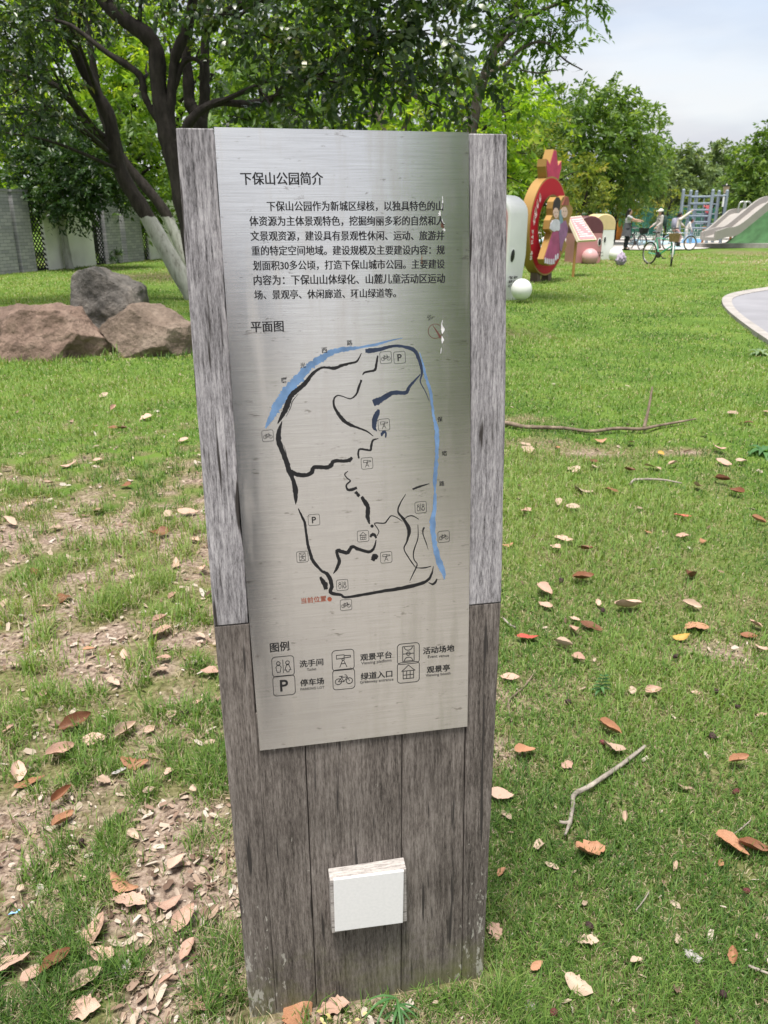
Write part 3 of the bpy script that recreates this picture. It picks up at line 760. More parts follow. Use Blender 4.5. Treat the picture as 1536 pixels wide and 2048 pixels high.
def icon(kind, c, size, zf, lw=.035, rot=-.09, boxw=None):
    """c centre in the zoomed picture, size in its pixels"""
    c0 = np.array(uv(*zf(*c), off=INK_Y)); ex = np.array(uv(*zf(c[0] + size / 2, c[1] - size / 2 * .1), off=INK_Y)) - c0
    sc = np.linalg.norm(ex) * 2; d = ex / np.linalg.norm(ex); nrm = np.array([-d[1], d[0]])
    VV, FF = [], []
    lines = [round_box()] + ICONS.get(kind, [])
    for ip, pl_ in enumerate(lines):
        P = np.array(pl_); w_ = lw
        T = np.gradient(P, axis=0); closed = np.allclose(P[0], P[-1])
        for i in range(len(P) - 1):
            a_, b2 = P[i], P[i + 1]; tt = (b2 - a_) / (np.linalg.norm(b2 - a_) + 1e-9); nn = np.array([-tt[1], tt[0]]) * w_ / 2
            a2 = a_ - tt * w_ * .4; b3 = b2 + tt * w_ * .4
            o = len(VV)
            for q in (a2 + nn, b3 + nn, b3 - nn, a2 - nn):
                g = c0 + (d * q[0] + nrm * q[1]) * sc; VV.append((g[0], g[1], INK_Y - .00002 * (i % 4) - .0001 * (ip % 3)))
            FF.append((o, o + 1, o + 2, o + 3))
    if kind == 'parking_symbol':
        v, f = glyph_mesh('P', .015); mid = (v.min(0) + v.max(0)) / 2; hs = .58 / (v[:, 1].max() - v[:, 1].min()); o = len(VV)
        for q in v:
            q2 = (q - mid) * hs; g = c0 + (d * q2[0] + nrm * q2[1]) * sc; VV.append((g[0], g[1], INK_Y - .0002))
        FF += [[k_ + o for k_ in g] for g in f]
    return flat(kind, VV, FF, M_INK)
for kind, c in [('bicycle_symbol', (957, 292)), ('parking_symbol', (1042, 292)), ('bicycle_symbol', (232, 773)), ('viewpoint_symbol', (946, 705)), ('viewpoint_symbol', (842, 942)), ('parking_symbol', (516, 1290)), ('pitch_symbol', (445, 1517)),
                ('toilet_symbol', (690, 1690)), ('bicycle_symbol', (713, 1812)), ('pavilion_symbol', (818, 1390)), ('viewpoint_symbol', (960, 1520)), ('toilet_symbol', (1172, 1213)), ('bicycle_symbol', (1313, 1393))]:
    icon(kind, c, 70, z7, .035)
for kind, c in [('toilet_symbol', (221, 310)), ('parking_symbol', (228, 438)), ('viewpoint_symbol', (622, 268)), ('bicycle_symbol', (627, 396)), ('pitch_symbol', (1058, 225)), ('pavilion_symbol', (1058, 350))]:
    icon(kind, c, 146, zA, .03)

# the block near the foot with its white tile
TB = -.024
bl = [uv(657, 1738), uv(808, 1713), uv(811, 1846, TB), uv(662, 1865, TB)]
fl_ = uv(659, 1765, TB); fr_ = uv(812, 1738, TB)
uL, uR = (bl[0][0] + fl_[0]) / 2, (bl[1][0] + fr_[0]) / 2
vt = (bl[0][1] + bl[1][1]) / 2; vf = (fl_[1] + fr_[1]) / 2 + .002; vb = (bl[2][1] + bl[3][1]) / 2
mb = MB(); prof = [(0.0005, vb + .004), (TB, vb), (TB, vf), (0.0005, vt)]
mb.add([(uL, y_, v_) for y_, v_ in prof] + [(uR, y_, v_) for y_, v_ in prof], [(0, 1, 2, 3), (7, 6, 5, 4), (0, 4, 5, 1), (1, 5, 6, 2), (2, 6, 7, 3), (3, 7, 4, 0)])
block = mb.build('tile_block', M_W3, sign, bevel=.0015)
m_tile, t_, b_t, l_ = new_mat('white_glazed_tile'); b_t.inputs['Base Color'].default_value = (.80, .81, .83, 1); b_t.inputs['Roughness'].default_value = .18
nz = nd(t_, 'ShaderNodeTexNoise', Scale=22, Detail=1); rz_ = ramp(t_, [(.3, (.76, .765, .785)), (.7, (.81, .81, .83))]); l_(nz.outputs['Fac'], rz_.inputs[0]); l_(rz_.outputs[0], b_t.inputs['Base Color'])
TT = TB - .006
tq = [uv(670, 1864, TT), uv(806, 1846, TT), uv(808, 1742, TT), uv(667, 1760, TT)]
mb = MB(); mb.prism(tq, lambda u, v, d: (u, d, v), TT, TB - .0005)
mb.build('tile', m_tile, block, bevel=.001)
mb = MB(); mb.box((-.232, .036, -.1), (.232, .052, 1.555)); mb.build('back_board', M_W2, sign)

# ================================================================== TREES
def unit(v): return v / (np.linalg.norm(v, axis=-1, keepdims=True) + 1e-9)
def leaf_cloud(C, D, rng, n_per, twig, LL, LW, droop=.35, spread=.75, pinnate=False, hexa=False):
    """leaves on twigs: C twig starts, D twig directions"""
    T = len(C)
    t = (np.arange(n_per) + .6) / n_per
    tl = twig * (.6 + .8 * rng.random(T))
    t = np.tile(t, (T, 1)) + rng.normal(0, .03, (T, n_per))
    sag = -t ** 2 * .25 * tl[:, None] * (1 + droop)
    P = C[:, None, :] + D[:, None, :] * (t * tl[:, None])[:, :, None]
    P[:, :, 2] += sag
    ref = unit(rng.normal(0, .25 if pinnate else .6, (T, 3)) + [0, 0, 1.0])
    side = unit(np.cross(D, ref))
    sg = np.where(np.arange(n_per) % 2 == 0, 1.0, -1.0)
    ld = D[:, None, :] * .55 + side[:, None, :] * sg[None, :, None] * spread
    ld = ld + rng.normal(0, .12 if pinnate else .38, ld.shape); ld[:, :, 2] -= droop
    ld = unit(ld)
    rf = np.repeat(ref[:, None, :], n_per, 1) + rng.normal(0, .15 if pinnate else .45, ld.shape)
    wv = unit(np.cross(ld, rf)); nv = np.cross(wv, ld)
    s = (.7 + .6 * rng.random((T, n_per)))[:, :, None]
    Ls = LL * s; Ws = LW * s
    P, ld, wv, nv = (q.reshape(-1, 3) for q in (P, ld, wv, nv)); Ls = Ls.reshape(-1, 1); Ws = Ws.reshape(-1, 1)
    if hexa:
        V = np.stack([P, P + ld*Ls*.3 + wv*Ws*.42 + nv*Ws*.12, P + ld*Ls*.66 + wv*Ws*.40 + nv*Ws*.10, P + ld*Ls - nv*Ls*.06, P + ld*Ls*.66 - wv*Ws*.40 + nv*Ws*.10, P + ld*Ls*.3 - wv*Ws*.42 + nv*Ws*.12], 1)
        pat = [(0, 1, 5), (1, 2, 4), (1, 4, 5), (2, 3, 4)]; k = 6
    else:
        V = np.stack([P, P + ld*Ls*.45 + wv*Ws*.5 + nv*Ws*.1, P + ld*Ls - nv*Ls*.08, P + ld*Ls*.45 - wv*Ws*.5 + nv*Ws*.1], 1)
        pat = [(0, 1, 2), (0, 2, 3)]; k = 4
    n = len(P); o = np.arange(n)[:, None] * k
    F = np.concatenate([o + list(q) for q in pat], 0)
    tw = np.repeat(np.clip(rng.normal(.45, .16, T), 0, 1), n_per)
    tint = np.clip(tw + rng.normal(0, .13, n), 0, 1)
    return V.reshape(-1, 3), F, np.repeat(tint, k)

def tree(label, base, stems, blobs, lm, bm, seed, LL=.11, LW=.045, n_per=14, twig=.45, dens=60, droop=.35, pinnate=False, hexa=False, group=None, limb_r=.035, gap=.33, limbs=True, cat='tree', name='tree', shell=.55, sub=2, yellow=0.0):
    """stems: [(points, radii)] in the world; blobs: [(centre, radius or (rx, ry, rz), weight)]"""
    root = thing(name, label, cat, (base[0], base[1], 0), 0, group); o0 = np.array([base[0], base[1], 0])
    rng = np.random.default_rng(seed)
    mb = MB(); allp = []
    for pts, rs_ in stems:
        P = catmull(np.array(pts) - o0, 5); R = np.interp(np.linspace(0, len(pts)-1, len(P)), range(len(pts)), rs_)
        R = R * (1 + .06 * rng.normal(0, 1, len(R)))
        mb.tube(P, R, 9); allp += [(p, r_) for p, r_ in zip(P, R)]
    Pst = np.array([p for p, _ in allp]); Rst = np.array([r_ for _, r_ in allp])
    Cs, Ds = [], []
    for bl_ in blobs:
        c = np.array(bl_[0], float) - o0; r_ = np.array(bl_[1] if hasattr(bl_[1], '__len__') else (bl_[1],) * 3, float); w_ = bl_[2] if len(bl_) > 2 else 1.0
        nT = int(dens * w_ * (r_.prod() ** (2 / 3)) * 1.6)
        q = unit(rng.normal(0, 1, (nT, 3))); rr_ = rng.random(nT) ** shell
        loc = q * rr_[:, None]
        p = c + loc * r_
        g = fbm(p[:, 0] * 1.3 / max(.6, r_[0] * .5) + p[:, 1] * .9, p[:, 2] * 1.5 / max(.6, r_[0] * .5) + p[:, 1] * .4, seed, 3)
        keep = g > gap
        p = p[keep]; q = q[keep]
        d = unit(q * .8 + rng.normal(0, .55, q.shape) + [0, 0, .05])
        Cs.append(p); Ds.append(d)
        if limbs and len(Pst):
            low = Pst[:, 2] < c[2] + .2
            cand = np.where(low)[0] if low.any() else np.arange(len(Pst))
            dd = np.linalg.norm(Pst[cand] - c, axis=1) + .6 * np.abs(Pst[cand][:, 2] - (c[2] - .7 * np.linalg.norm(r_)))
            j = cand[dd.argmin()]; s0 = Pst[j]
            mid = (s0 + c) / 2 + rng.normal(0, .12, 3) * np.linalg.norm(c - s0) * .5 + [0, 0, .08 * np.linalg.norm(c - s0)]
            lr = min(limb_r, Rst[j] * .7)
            mb.tube(catmull([s0, mid, c], 5), np.linspace(lr, lr * .3, 11), 6)
            for k_ in range(sub):
                e = c + unit(rng.normal(0, 1, 3)) * r_ * .85
                st_ = mid * .4 + c * .6
                mb.tube(catmull([st_, (st_ + e) / 2 + rng.normal(0, .06, 3) * r_, e], 4), np.linspace(lr * .45, lr * .1, 9), 5)
    if mb.v: mb.build('trunk', bm, root, smooth=True)
    C = np.concatenate(Cs); D = np.concatenate(Ds)
    V, F, tn = leaf_cloud(C, D, rng, n_per, twig, LL, LW, droop, pinnate=pinnate, hexa=hexa)
    np_mesh('crown', V, F, lm, root, tint=tn)
    return root
def B(px, py, Y, rp, w_=1.0, sq=.8):
    r_ = rp * Y / FPX
    return (AT(px, py, Y), (r_, r_ * .95, r_ * sq), w_)
def ST(pts, Y, rps):
    Ys = Y if hasattr(Y, '__len__') else [Y] * len(pts)
    return ([AT(p[0], p[1], y_) for p, y_ in zip(pts, Ys)], [r_ * y_ / FPX for r_, y_ in zip(rps, Ys)])

LM_DARK = leaf_mat('dark_evergreen_leaf', [(.010, .024, .008), (.018, .042, .012), (.034, .068, .017), (.066, .105, .026), (.16, .16, .035)], trans=.28, rough=.32, spec=.5)
LM_OSM = leaf_mat('small_tree_leaf', [(.012, .034, .010), (.022, .056, .014), (.042, .086, .02), (.08, .13, .03)], trans=.25, rough=.4, spec=.45)
LM_LIME = leaf_mat('bright_leaf', [(.07, .145, .018), (.12, .23, .026), (.19, .31, .036), (.27, .37, .052), (.36, .39, .07)], trans=.55, rough=.5, spec=.25)
LM_MID = leaf_mat('mid_green_leaf', [(.05, .10, .022), (.085, .16, .034), (.13, .21, .045), (.19, .27, .06)], trans=.42, rough=.45, spec=.3)
LM_PIN = leaf_mat('pinnate_leaf', [(.035, .085, .014), (.06, .135, .02), (.095, .18, .028), (.15, .23, .04)], trans=.45, rough=.45, spec=.3)
LM_OLIVE = leaf_mat('olive_leaf', [(.05, .085, .018), (.09, .14, .025), (.15, .20, .035), (.25, .26, .05), (.32, .25, .07)], trans=.42, rough=.5, spec=.25)
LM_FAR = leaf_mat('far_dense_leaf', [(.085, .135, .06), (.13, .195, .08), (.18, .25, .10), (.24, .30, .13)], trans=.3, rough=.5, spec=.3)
BK = bark_mat('dark_bark', (.036, .031, .028)); BKP = bark_mat('painted_bark', (.040, .034, .030), painted=1.42); BKS = bark_mat('thin_painted_bark', (.10, .085, .06), painted=1.35); BKG = bark_mat('grey_bark', (.10, .085, .07))

# leaning pair of trunks, foot limewashed
baseA = G(388, 600)
YA = baseA[1]
tree('leaning dark tree with whitewashed foot and two stems, left of the sign', baseA,
     [ST([(392, 606), (372, 570), (291, 428), (240, 340), (219, 237), (190, 182), (146, 91), (128, 40), (110, -60), (95, -160)], YA, [17, 16, 14.5, 14, 12, 11, 9.5, 8, 6, 4]),
      ST([(225, 310), (215, 284), (175, 248), (145, 205), (118, 178), (80, 155), (35, 150), (-10, 140)], YA, [8, 8, 7.5, 7, 6.5, 5, 4, 3]),
      ST([(120, 180), (95, 150), (60, 60), (40, -60)], YA, [6, 5, 4, 3])],
     [B(40, 70, YA-1.5, 95), B(-60, 160, YA-1, 120), B(60, 195, YA-2, 75), B(95, 130, YA-.5, 70), B(150, 10, YA-1, 75), B(-40, -20, YA-1, 120), B(70, -70, YA-1.5, 120), B(10, 265, YA-1.5, 45), B(60, 225, YA-2.5, 50), B(190, -80, YA-1.5, 100),
      B(-130, 250, YA-1, 80), B(140, -160, YA, 120), B(20, -180, YA, 120), B(90, 40, YA-2.5, 70), B(10, 140, YA-3, 70)],
     LM_DARK, BKP, 101, LL=.095, LW=.048, dens=80, twig=.36, gap=.29, shell=.5)
# second leaning stem behind it
bA2 = G(420, 562); yA2 = bA2[1]
tree('slim leaning whitewashed tree crossing just behind the two-stemmed leaning one', bA2, [ST([(425, 566), (400, 555), (369, 512), (328, 422), (275, 356), (240, 310), (205, 230), (185, 120), (170, 20), (160, -80)], yA2, [12, 12, 11, 10, 9, 8, 7, 6, 4, 3])],
     [B(170, -60, yA2, 90), B(120, -120, yA2, 110), B(230, -110, yA2, 90), B(200, 30, yA2 + 1, 42, .8)], LM_DARK, BKP, 102, dens=50, gap=.33)

# the many-limbed tree whose crown hangs over the sign
bB = G(352, 640); YB = 12.5
bB = np.array([AT(398, 520, YB)[0], YB, 0])
tree('many-limbed dark evergreen tree whose crown hangs low over the sign', bB,
     [([bB + [0.02, 0, -.1], bB + [0, 0, .5], AT(362, 365, YB), AT(337, 274, YB), AT(318, 182, YB), AT(312, 102, YB), AT(291, 69, YB), AT(255, 44, YB), AT(211, 4, YB), AT(190, -50, YB)], [x * YB / FPX for x in (26, 24, 22, 18, 15, 14, 14, 13, 12, 10)]),
      ST([(354, 330), (328, 262), (300, 215), (289, 190), (281, 153), (250, 128), (215, 106), (175, 75), (142, 51), (110, 40)], YB, [9, 7, 6, 6, 6.5, 6, 5, 4, 3.5, 2.5]),
      ST([(352, 300), (340, 248), (343, 190), (347, 146), (352, 109), (372, 60), (384, 10), (395, -60)], YB, [11, 10, 9, 9, 9, 9, 8, 6]),
      ST([(350, 175), (365, 128), (385, 117), (402, 130), (400, 160)], YB, [5, 5, 4, 3, 2]),
      ST([(385, 330), (401, 252), (390, 225), (379, 204), (376, 150), (372, 110), (380, 40), (400, -60)], YB + .8, [14, 13, 12, 11, 10, 9, 8, 6]),
      ST([(395, 262), (408, 215), (409, 150), (412, 60), (430, -50)], YB + .8, [11, 10, 9, 8, 6]),
      ST([(360, 285), (375, 250), (401, 222), (438, 205), (492, 208), (547, 196), (600, 170), (660, 120)], YB - .4, [9, 8, 7.5, 7, 6.5, 6, 5, 4]),
      ST([(412, 60), (480, 10), (580, -10), (700, -30), (860, -40), (980, -30)], [YB, YB-1, YB-2, YB-2.6, YB-2.6, YB-2.2], [9, 8, 7, 6, 5, 4])],
     [B(560, 50, 10.2, 95, 1.1), B(660, 90, 9.4, 95, 1.3), B(760, 60, 9.2, 105, 1.3), B(860, 60, 9.4, 95, 1.3), B(700, 170, 9.6, 62, 1.2), B(610, 170, 10.4, 70, 1.1), B(790, 140, 9.8, 60, 1.2), B(880, 150, 10.2, 62, 1.2), B(950, 90, 10.2, 62, 1.1),
      B(470, 40, 11, 75), B(540, 210, 11, 55), B(930, 170, 10.8, 42, 1.1), B(640, -80, 9.4, 140), B(800, -90, 9.4, 140), B(930, -50, 10, 100), B(480, -70, 11, 120), B(360, -90, 12, 120), B(400, 95, 12.6, 32, .8), B(300, -60, 12.5, 80), B(610, 235, 12.0, 40, .9), B(880, 215, 10.6, 30), B(430, 150, 13.5, 30, .7), B(290, 140, 13, 22, .8)],
     LM_DARK, BK, 103, LL=.105, LW=.048, dens=80, twig=.36, hexa=True, gap=.27, droop=.30, shell=.5)

# round small tree by the fence
bs = G(141, 537); ys = bs[1]
tree('small round evergreen tree with thin whitewashed trunk before the white fence panel', bs, [ST([(141, 540), (136, 520), (125, 455), (118, 420), (112, 380), (120, 320)], ys, [8, 7, 6.5, 6, 5, 3])],
     [B(120, 330, ys, 70), B(70, 370, ys-.4, 60), B(185, 370, ys-.3, 65), B(130, 395, ys-.9, 62), B(60, 310, ys, 48), B(190, 300, ys, 55), B(120, 270, ys+.2, 50), B(235, 375, ys, 40), B(30, 385, ys, 30), B(160, 340, ys-1, 60)],
     LM_OSM, BKS, 104, LL=.14, LW=.055, dens=125, twig=.32, gap=.16, droop=.2, shell=.5)

# bright crowns behind, backlit, beyond the fence and the lawn
def bgtree(label, px, Y, top, bot, rp, lm, seed, nb=12, dens=15, LL=.26, LW=.11, bk=BK, sq=.9, trunk_r=.16, n_per=14, twig=.7, gap=.30, fork=True, spread=1.0, group=None, name='tree'):
    rng = np.random.default_rng(seed)
    c = AT(px, (top + bot) / 2, Y); base = np.array([c[0], Y, 0])
    R = rp * Y / FPX; zt = AT(px, top, Y)[2]; zb = max(.4, AT(px, bot, Y)[2])
    bl = []
    H = zt - zb
    for i in range(nb):
        u = (i + .5) / nb; zz = zb + H * (.12 + .80 * u); prof = math.sin(math.pi * (.14 + .76 * u)) ** .7
        a_ = i * 2.4 + rng.random(); rr_ = R * .62 * prof * math.sqrt(rng.random() * .8 + .2) * spread
        br = R * (.36 + .16 * rng.random()) * (.6 + .4 * prof)
        bl.append((np.array([base[0] + math.cos(a_) * rr_, Y + math.sin(a_) * rr_, min(zz, zt - br * .6)]), (br, br, br * .75), 1.0))
    zf = zb + H * .18
    st = [([base + [0, 0, -.1], base + [.05, 0, zf * .5], base + [.0, 0, zf], base + [.12 * R, 0, zb + .5 * H], base + [.05 * R, 0, zb + .85 * H]], [trunk_r * 1.15, trunk_r, trunk_r * .85, trunk_r * .5, trunk_r * .15])]
    if fork: st += [([base + [0, 0, zf * .85], base + [-.25 * R, .1, zb + .4 * H], base + [-.45 * R, .2, zb + .7 * H]], [trunk_r * .65, trunk_r * .45, trunk_r * .15])]
    return tree(label, base, st, bl, lm, bk, seed, LL=LL, LW=LW, dens=dens, twig=twig, n_per=n_per, gap=gap, limb_r=trunk_r * .45, group=group, name=name)
bgtree('bright lime tree behind the fence at the far left edge', -70, 31, 170, 440, 190, LM_LIME, 201)
bgtree('mid green tree behind the fence beyond the left edge of the picture', -420, 30, 60, 430, 200, LM_MID, 222)
bgtree('lime tree farther left behind the fence, outside the picture', -800, 34, 40, 430, 230, LM_LIME, 223)
bgtree('tall bright tree behind the fence, between the leaning stems', 150, 34, -60, 420, 210, LM_LIME, 202, nb=16)
bgtree('bright leafy tree behind the fence, seen between the leaning stems and the sign', 330, 33, -80, 470, 190, LM_LIME, 203, nb=16)
bgtree('mid green tree low behind the fence near the sign', 250, 29, 180, 470, 120, LM_MID, 204, dens=19)
bgtree('dark green tree just behind the sign top, left of the forked trunk', 520, 27, 60, 440, 170, LM_MID, 205, nb=14, dens=19)
bgtree('tall lime tree behind the hanging dark crown', 640, 36, -60, 430, 230, LM_LIME, 206, nb=16)
bgtree('grey forked tree rising above the middle of the sign', 800, 22, 130, 330, 130, LM_LIME, 207, dens=12, bk=BKG, trunk_r=.14, LL=.2, LW=.085, nb=9)
bgtree('broad lime maple above the right part of the sign', 930, 26, 120, 420, 170, LM_LIME, 208, nb=15, dens=18, LL=.22, LW=.1)
bgtree('dark green tree behind the broad lime maple', 1000, 36, 150, 470, 140, LM_MID, 209, nb=14, dens=20)
bgtree('dark olive tree behind the red ring sculpture', 1070, 31, 235, 470, 95, LM_OLIVE, 210, nb=12, dens=24, LL=.2, LW=.06, fork=False)
bgtree('tall open mid green tree right of the ring sculpture', 1190, 44, 165, 430, 125, LM_MID, 211, nb=18, dens=22, LL=.27, LW=.12, spread=1.15, gap=.26)
bgtree('leafy tree beside the tall open one, behind the walkers', 1270, 50, 215, 430, 80, LM_MID, 212, nb=11, dens=14, LL=.3, LW=.13)
bgtree('low yellow green tree behind the two arch figures', 1165, 40, 320, 445, 70, LM_OLIVE, 213, nb=9, dens=24, LL=.22, LW=.09, trunk_r=.08)
bgtree('low yellow green tree behind the woman in the grey pinafore', 1235, 46, 335, 450, 65, LM_OLIVE, 214, nb=9, dens=24, LL=.22, LW=.09, trunk_r=.08)
bgtree('spindly tree behind the rider with the raised arm', 1335, 50, 358, 452, 50, LM_OLIVE, 215, nb=8, dens=18, LL=.22, LW=.08, trunk_r=.07)
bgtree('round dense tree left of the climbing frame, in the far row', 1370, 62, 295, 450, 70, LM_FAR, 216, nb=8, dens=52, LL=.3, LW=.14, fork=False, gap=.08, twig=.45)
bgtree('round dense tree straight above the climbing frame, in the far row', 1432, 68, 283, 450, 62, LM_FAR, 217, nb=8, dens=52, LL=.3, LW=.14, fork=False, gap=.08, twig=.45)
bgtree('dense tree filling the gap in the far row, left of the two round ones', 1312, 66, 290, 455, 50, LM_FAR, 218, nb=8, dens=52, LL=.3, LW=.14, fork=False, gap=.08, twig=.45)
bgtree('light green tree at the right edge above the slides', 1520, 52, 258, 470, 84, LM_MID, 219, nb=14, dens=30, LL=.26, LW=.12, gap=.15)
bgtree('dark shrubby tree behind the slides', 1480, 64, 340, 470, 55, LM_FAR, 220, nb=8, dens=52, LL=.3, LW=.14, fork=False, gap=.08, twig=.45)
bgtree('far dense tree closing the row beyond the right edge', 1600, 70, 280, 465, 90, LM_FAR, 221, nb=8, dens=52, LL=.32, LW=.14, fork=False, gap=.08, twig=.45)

# tree with feathery leaves against the sky
YE = 15.0; bE = np.array([AT(930, 420, YE)[0], YE, 0])
tree('tree with feathery leaves reaching out against the sky at the top right', bE,
     [([bE + [0, 0, -.1], bE + [.05, 0, 1.2], AT(940, 300, YE), AT(955, 200, YE), AT(985, 110, YE), AT(1020, 40, YE), AT(1060, -40, YE)], [.13, .12, .11, .09, .07, .05, .03]),
      ST([(975, 130), (1010, 80), (1060, 35), (1110, 10), (1160, -5)], YE - .5, [5, 4.5, 4, 3, 2]),
      ST([(970, 150), (1010, 130), (1045, 95), (1090, 85), (1130, 120), (1165, 140)], YE - .8, [4, 3.5, 3, 2, 1.6, 1]),
      ST([(1040, 140), (1075, 146), (1100, 142), (1130, 138)], YE - .8, [1.6, 1.4, 1.2, .8])],
     [B(1050, 30, YE-.6, 48), B(1110, 20, YE-.8, 48), B(1160, 5, YE-.6, 34), B(1090, 70, YE-.9, 34), B(1135, 112, YE-.8, 20, 1.2, .6), B(1160, 140, YE-.8, 18, 1.2, .6), B(1110, 60, YE-.6, 30), B(1000, 70, YE, 60), B(1060, -50, YE, 80), B(980, -20, YE, 70), B(1130, -60, YE-.5, 60), B(1030, 130, YE+.3, 34), B(1085, 110, YE-.8, 16, 1.0, .6), B(1170, 40, YE-.8, 18, 1.0, .6)],
     LM_PIN, BKG, 301, LL=.135, LW=.052, dens=80, twig=.40, n_per=14, droop=.32, pinnate=True, gap=.25, shell=.6, limb_r=.02)

# far hedge line so that the row of trees closes at the ground
M_FARHEDGE = LM_FAR
r = np.random.default_rng(77)
n = 5200
hx = r.uniform(-75, 75, n); hy = 78 + r.normal(0, 1.2, n) - (hx / 75) ** 2 * 8; hz = r.random(n) ** .8 * (2.6 + 1.3 * fbm(hx * .25, hx * 0, 9, 3) * 2)
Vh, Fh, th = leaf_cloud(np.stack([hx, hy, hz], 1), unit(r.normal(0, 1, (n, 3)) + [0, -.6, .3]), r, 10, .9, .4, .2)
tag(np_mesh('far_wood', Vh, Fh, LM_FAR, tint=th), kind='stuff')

# ================================================================== BOUNDARY FENCE
F0, F1 = G(0, 548.5)[:2], G(360, 514)[:2]
fd = (F1 - F0) / np.linalg.norm(F1 - F0)
def along(px):              # distance along the fence line where it crosses a picture column
    d = ray(px, 500)[:2]
    M_ = np.array([[fd[0], -d[0]], [fd[1], -d[1]]]); s_, _ = np.linalg.solve(M_, -F0 + CAM[:2]); return s_
fence = thing('boundary_fence', 'grey brick and white panel park fence with black lattice gaps, far left', 'fence', (F0[0], F0[1], 0), math.atan2(fd[1], fd[0]))
def brick_mat():
    m, t, b, l = new_mat('grey_brick')
    co = nd(t, 'ShaderNodeTexCoord'); br = nd(t, 'ShaderNodeTexBrick')
    mp = nd(t, 'ShaderNodeMapping'); mp.inputs['Rotation'].default_value = (rad(90), 0, 0); l(co.outputs['Object'], mp.inputs[0]); l(mp.outputs[0], br.inputs['Vector'])
    br.inputs['Scale'].default_value = 1; br.inputs['Brick Width'].default_value = .26; br.inputs['Row Height'].default_value = .085; br.inputs['Mortar Size'].default_value = .006
    br.inputs['Color1'].default_value = (.27, .27, .30, 1); br.inputs['Color2'].default_value = (.40, .39, .42, 1); br.inputs['Mortar'].default_value = (.17, .17, .17, 1)
    l(br.outputs['Color'], b.inputs['Base Color']); b.inputs['Roughness'].default_value = .85
    bp = nd(t, 'ShaderNodeBump', Strength=.5, Distance=.01, invert=True); l(br.outputs['Fac'], bp.inputs['Height']); l(bp.outputs[0], b.inputs['Normal'])
    return m
M_BRICK = brick_mat(); M_PANEL = pmat('white_render', (.80, .79, .75), rough=.85, var=.12, scale=1.5, bump=.1); M_LAT = pmat('black_lattice', (.02, .02, .022), rough=.6, var=.2, bump=0); M_CAP = pmat('pier_cap', (.22, .22, .23), rough=.8)
HF = 2.02
def pier(a_, b_, parent=fence):
    mb = MB(); mb.box((a_, -.16, -.2), (b_, .16, HF))
    o = mb.build('brick_pier', M_BRICK, parent)
    mb = MB(); mb.box((a_ - .03, -.19, HF), (b_ + .03, .19, HF + .06)); mb.build('cap', M_CAP, o)
def panel(a_, b_): mb = MB(); mb.box((a_, -.07, -.2), (b_, .07, HF - .08)); mb.build('panel', M_PANEL, fence, bevel=.01)
def lattice(a_, b_):
    mb = MB(); h0, h1 = .05, HF - .12; W_ = b_ - a_; st_ = .14; k_ = -h1
    x0 = -(h1 - h0)
    while x0 < W_:
        for s_ in (1, -1):
            z0, z1, xa = h0, h1, x0
            lo = max(0, -x0); hi = min(h1 - h0, W_ - x0)
            if hi - lo > .03:
                if s_ == 1: p0, p1 = (a_ + x0 + lo, h0 + lo), (a_ + x0 + hi, h0 + hi)
                else: p0, p1 = (a_ + x0 + lo, h1 - lo), (a_ + x0 + hi, h1 - hi)
                mb.tube([(p0[0], .012 * s_, p0[1]), (p1[0], .012 * s_, p1[1])], .024, 4, flat=.5)
        x0 += st_
    mb.box((a_ + .0, -.03, h1), (b_, .03, h1 + .05)); mb.box((a_, -.03, 0), (b_, .03, h0))
    mb.build('lattice', M_LAT, fence)
s = [along(p) for p in (-60, 22, 30, 59, 90, 186, 207, 236, 246, 279, 296, 362, 385, 430)]
lattice(s[0] - .4, s[0] + .02); panel(s[0] - 2.6, s[0] - .4); lattice(s[0] - 3.0, s[0] - 2.6); pier(s[0] - 4.2, s[0] - 3.0); lattice(s[0] - 4.6, s[0] - 4.2); panel(s[0] - 6.8, s[0] - 4.6); lattice(s[0] - 7.2, s[0] - 6.8); pier(s[0] - 8.4, s[0] - 7.2)
pier(s[0] + .02, s[1]); pier(s[2], s[3]); lattice(s[3], s[4]); panel(s[4], s[5]); lattice(s[5], s[6]); pier(s[6], s[7]); pier(s[8], s[9]); lattice(s[9], s[10]); panel(s[10], s[11]); lattice(s[11], s[12]); pier(s[12], s[13])
lattice(s[13], s[13] + .8); panel(s[13] + .8, s[13] + 4); lattice(s[13] + 4, s[13] + 4.8); pier(s[13] + 4.8, s[13] + 6)
M_BUSH = LM_OSM
gb = G(224, 527)
tree('low dark bush at the foot of the brick pier', gb, [([gb, gb + [0, 0, .3]], [.03, .01])], [(gb + [0, -.1, .22], (.45, .3, .25), 1.0)], LM_OSM, BK, 401, LL=.1, LW=.04, dens=240, twig=.2, limbs=False, cat='bush', name='bush', gap=.1)

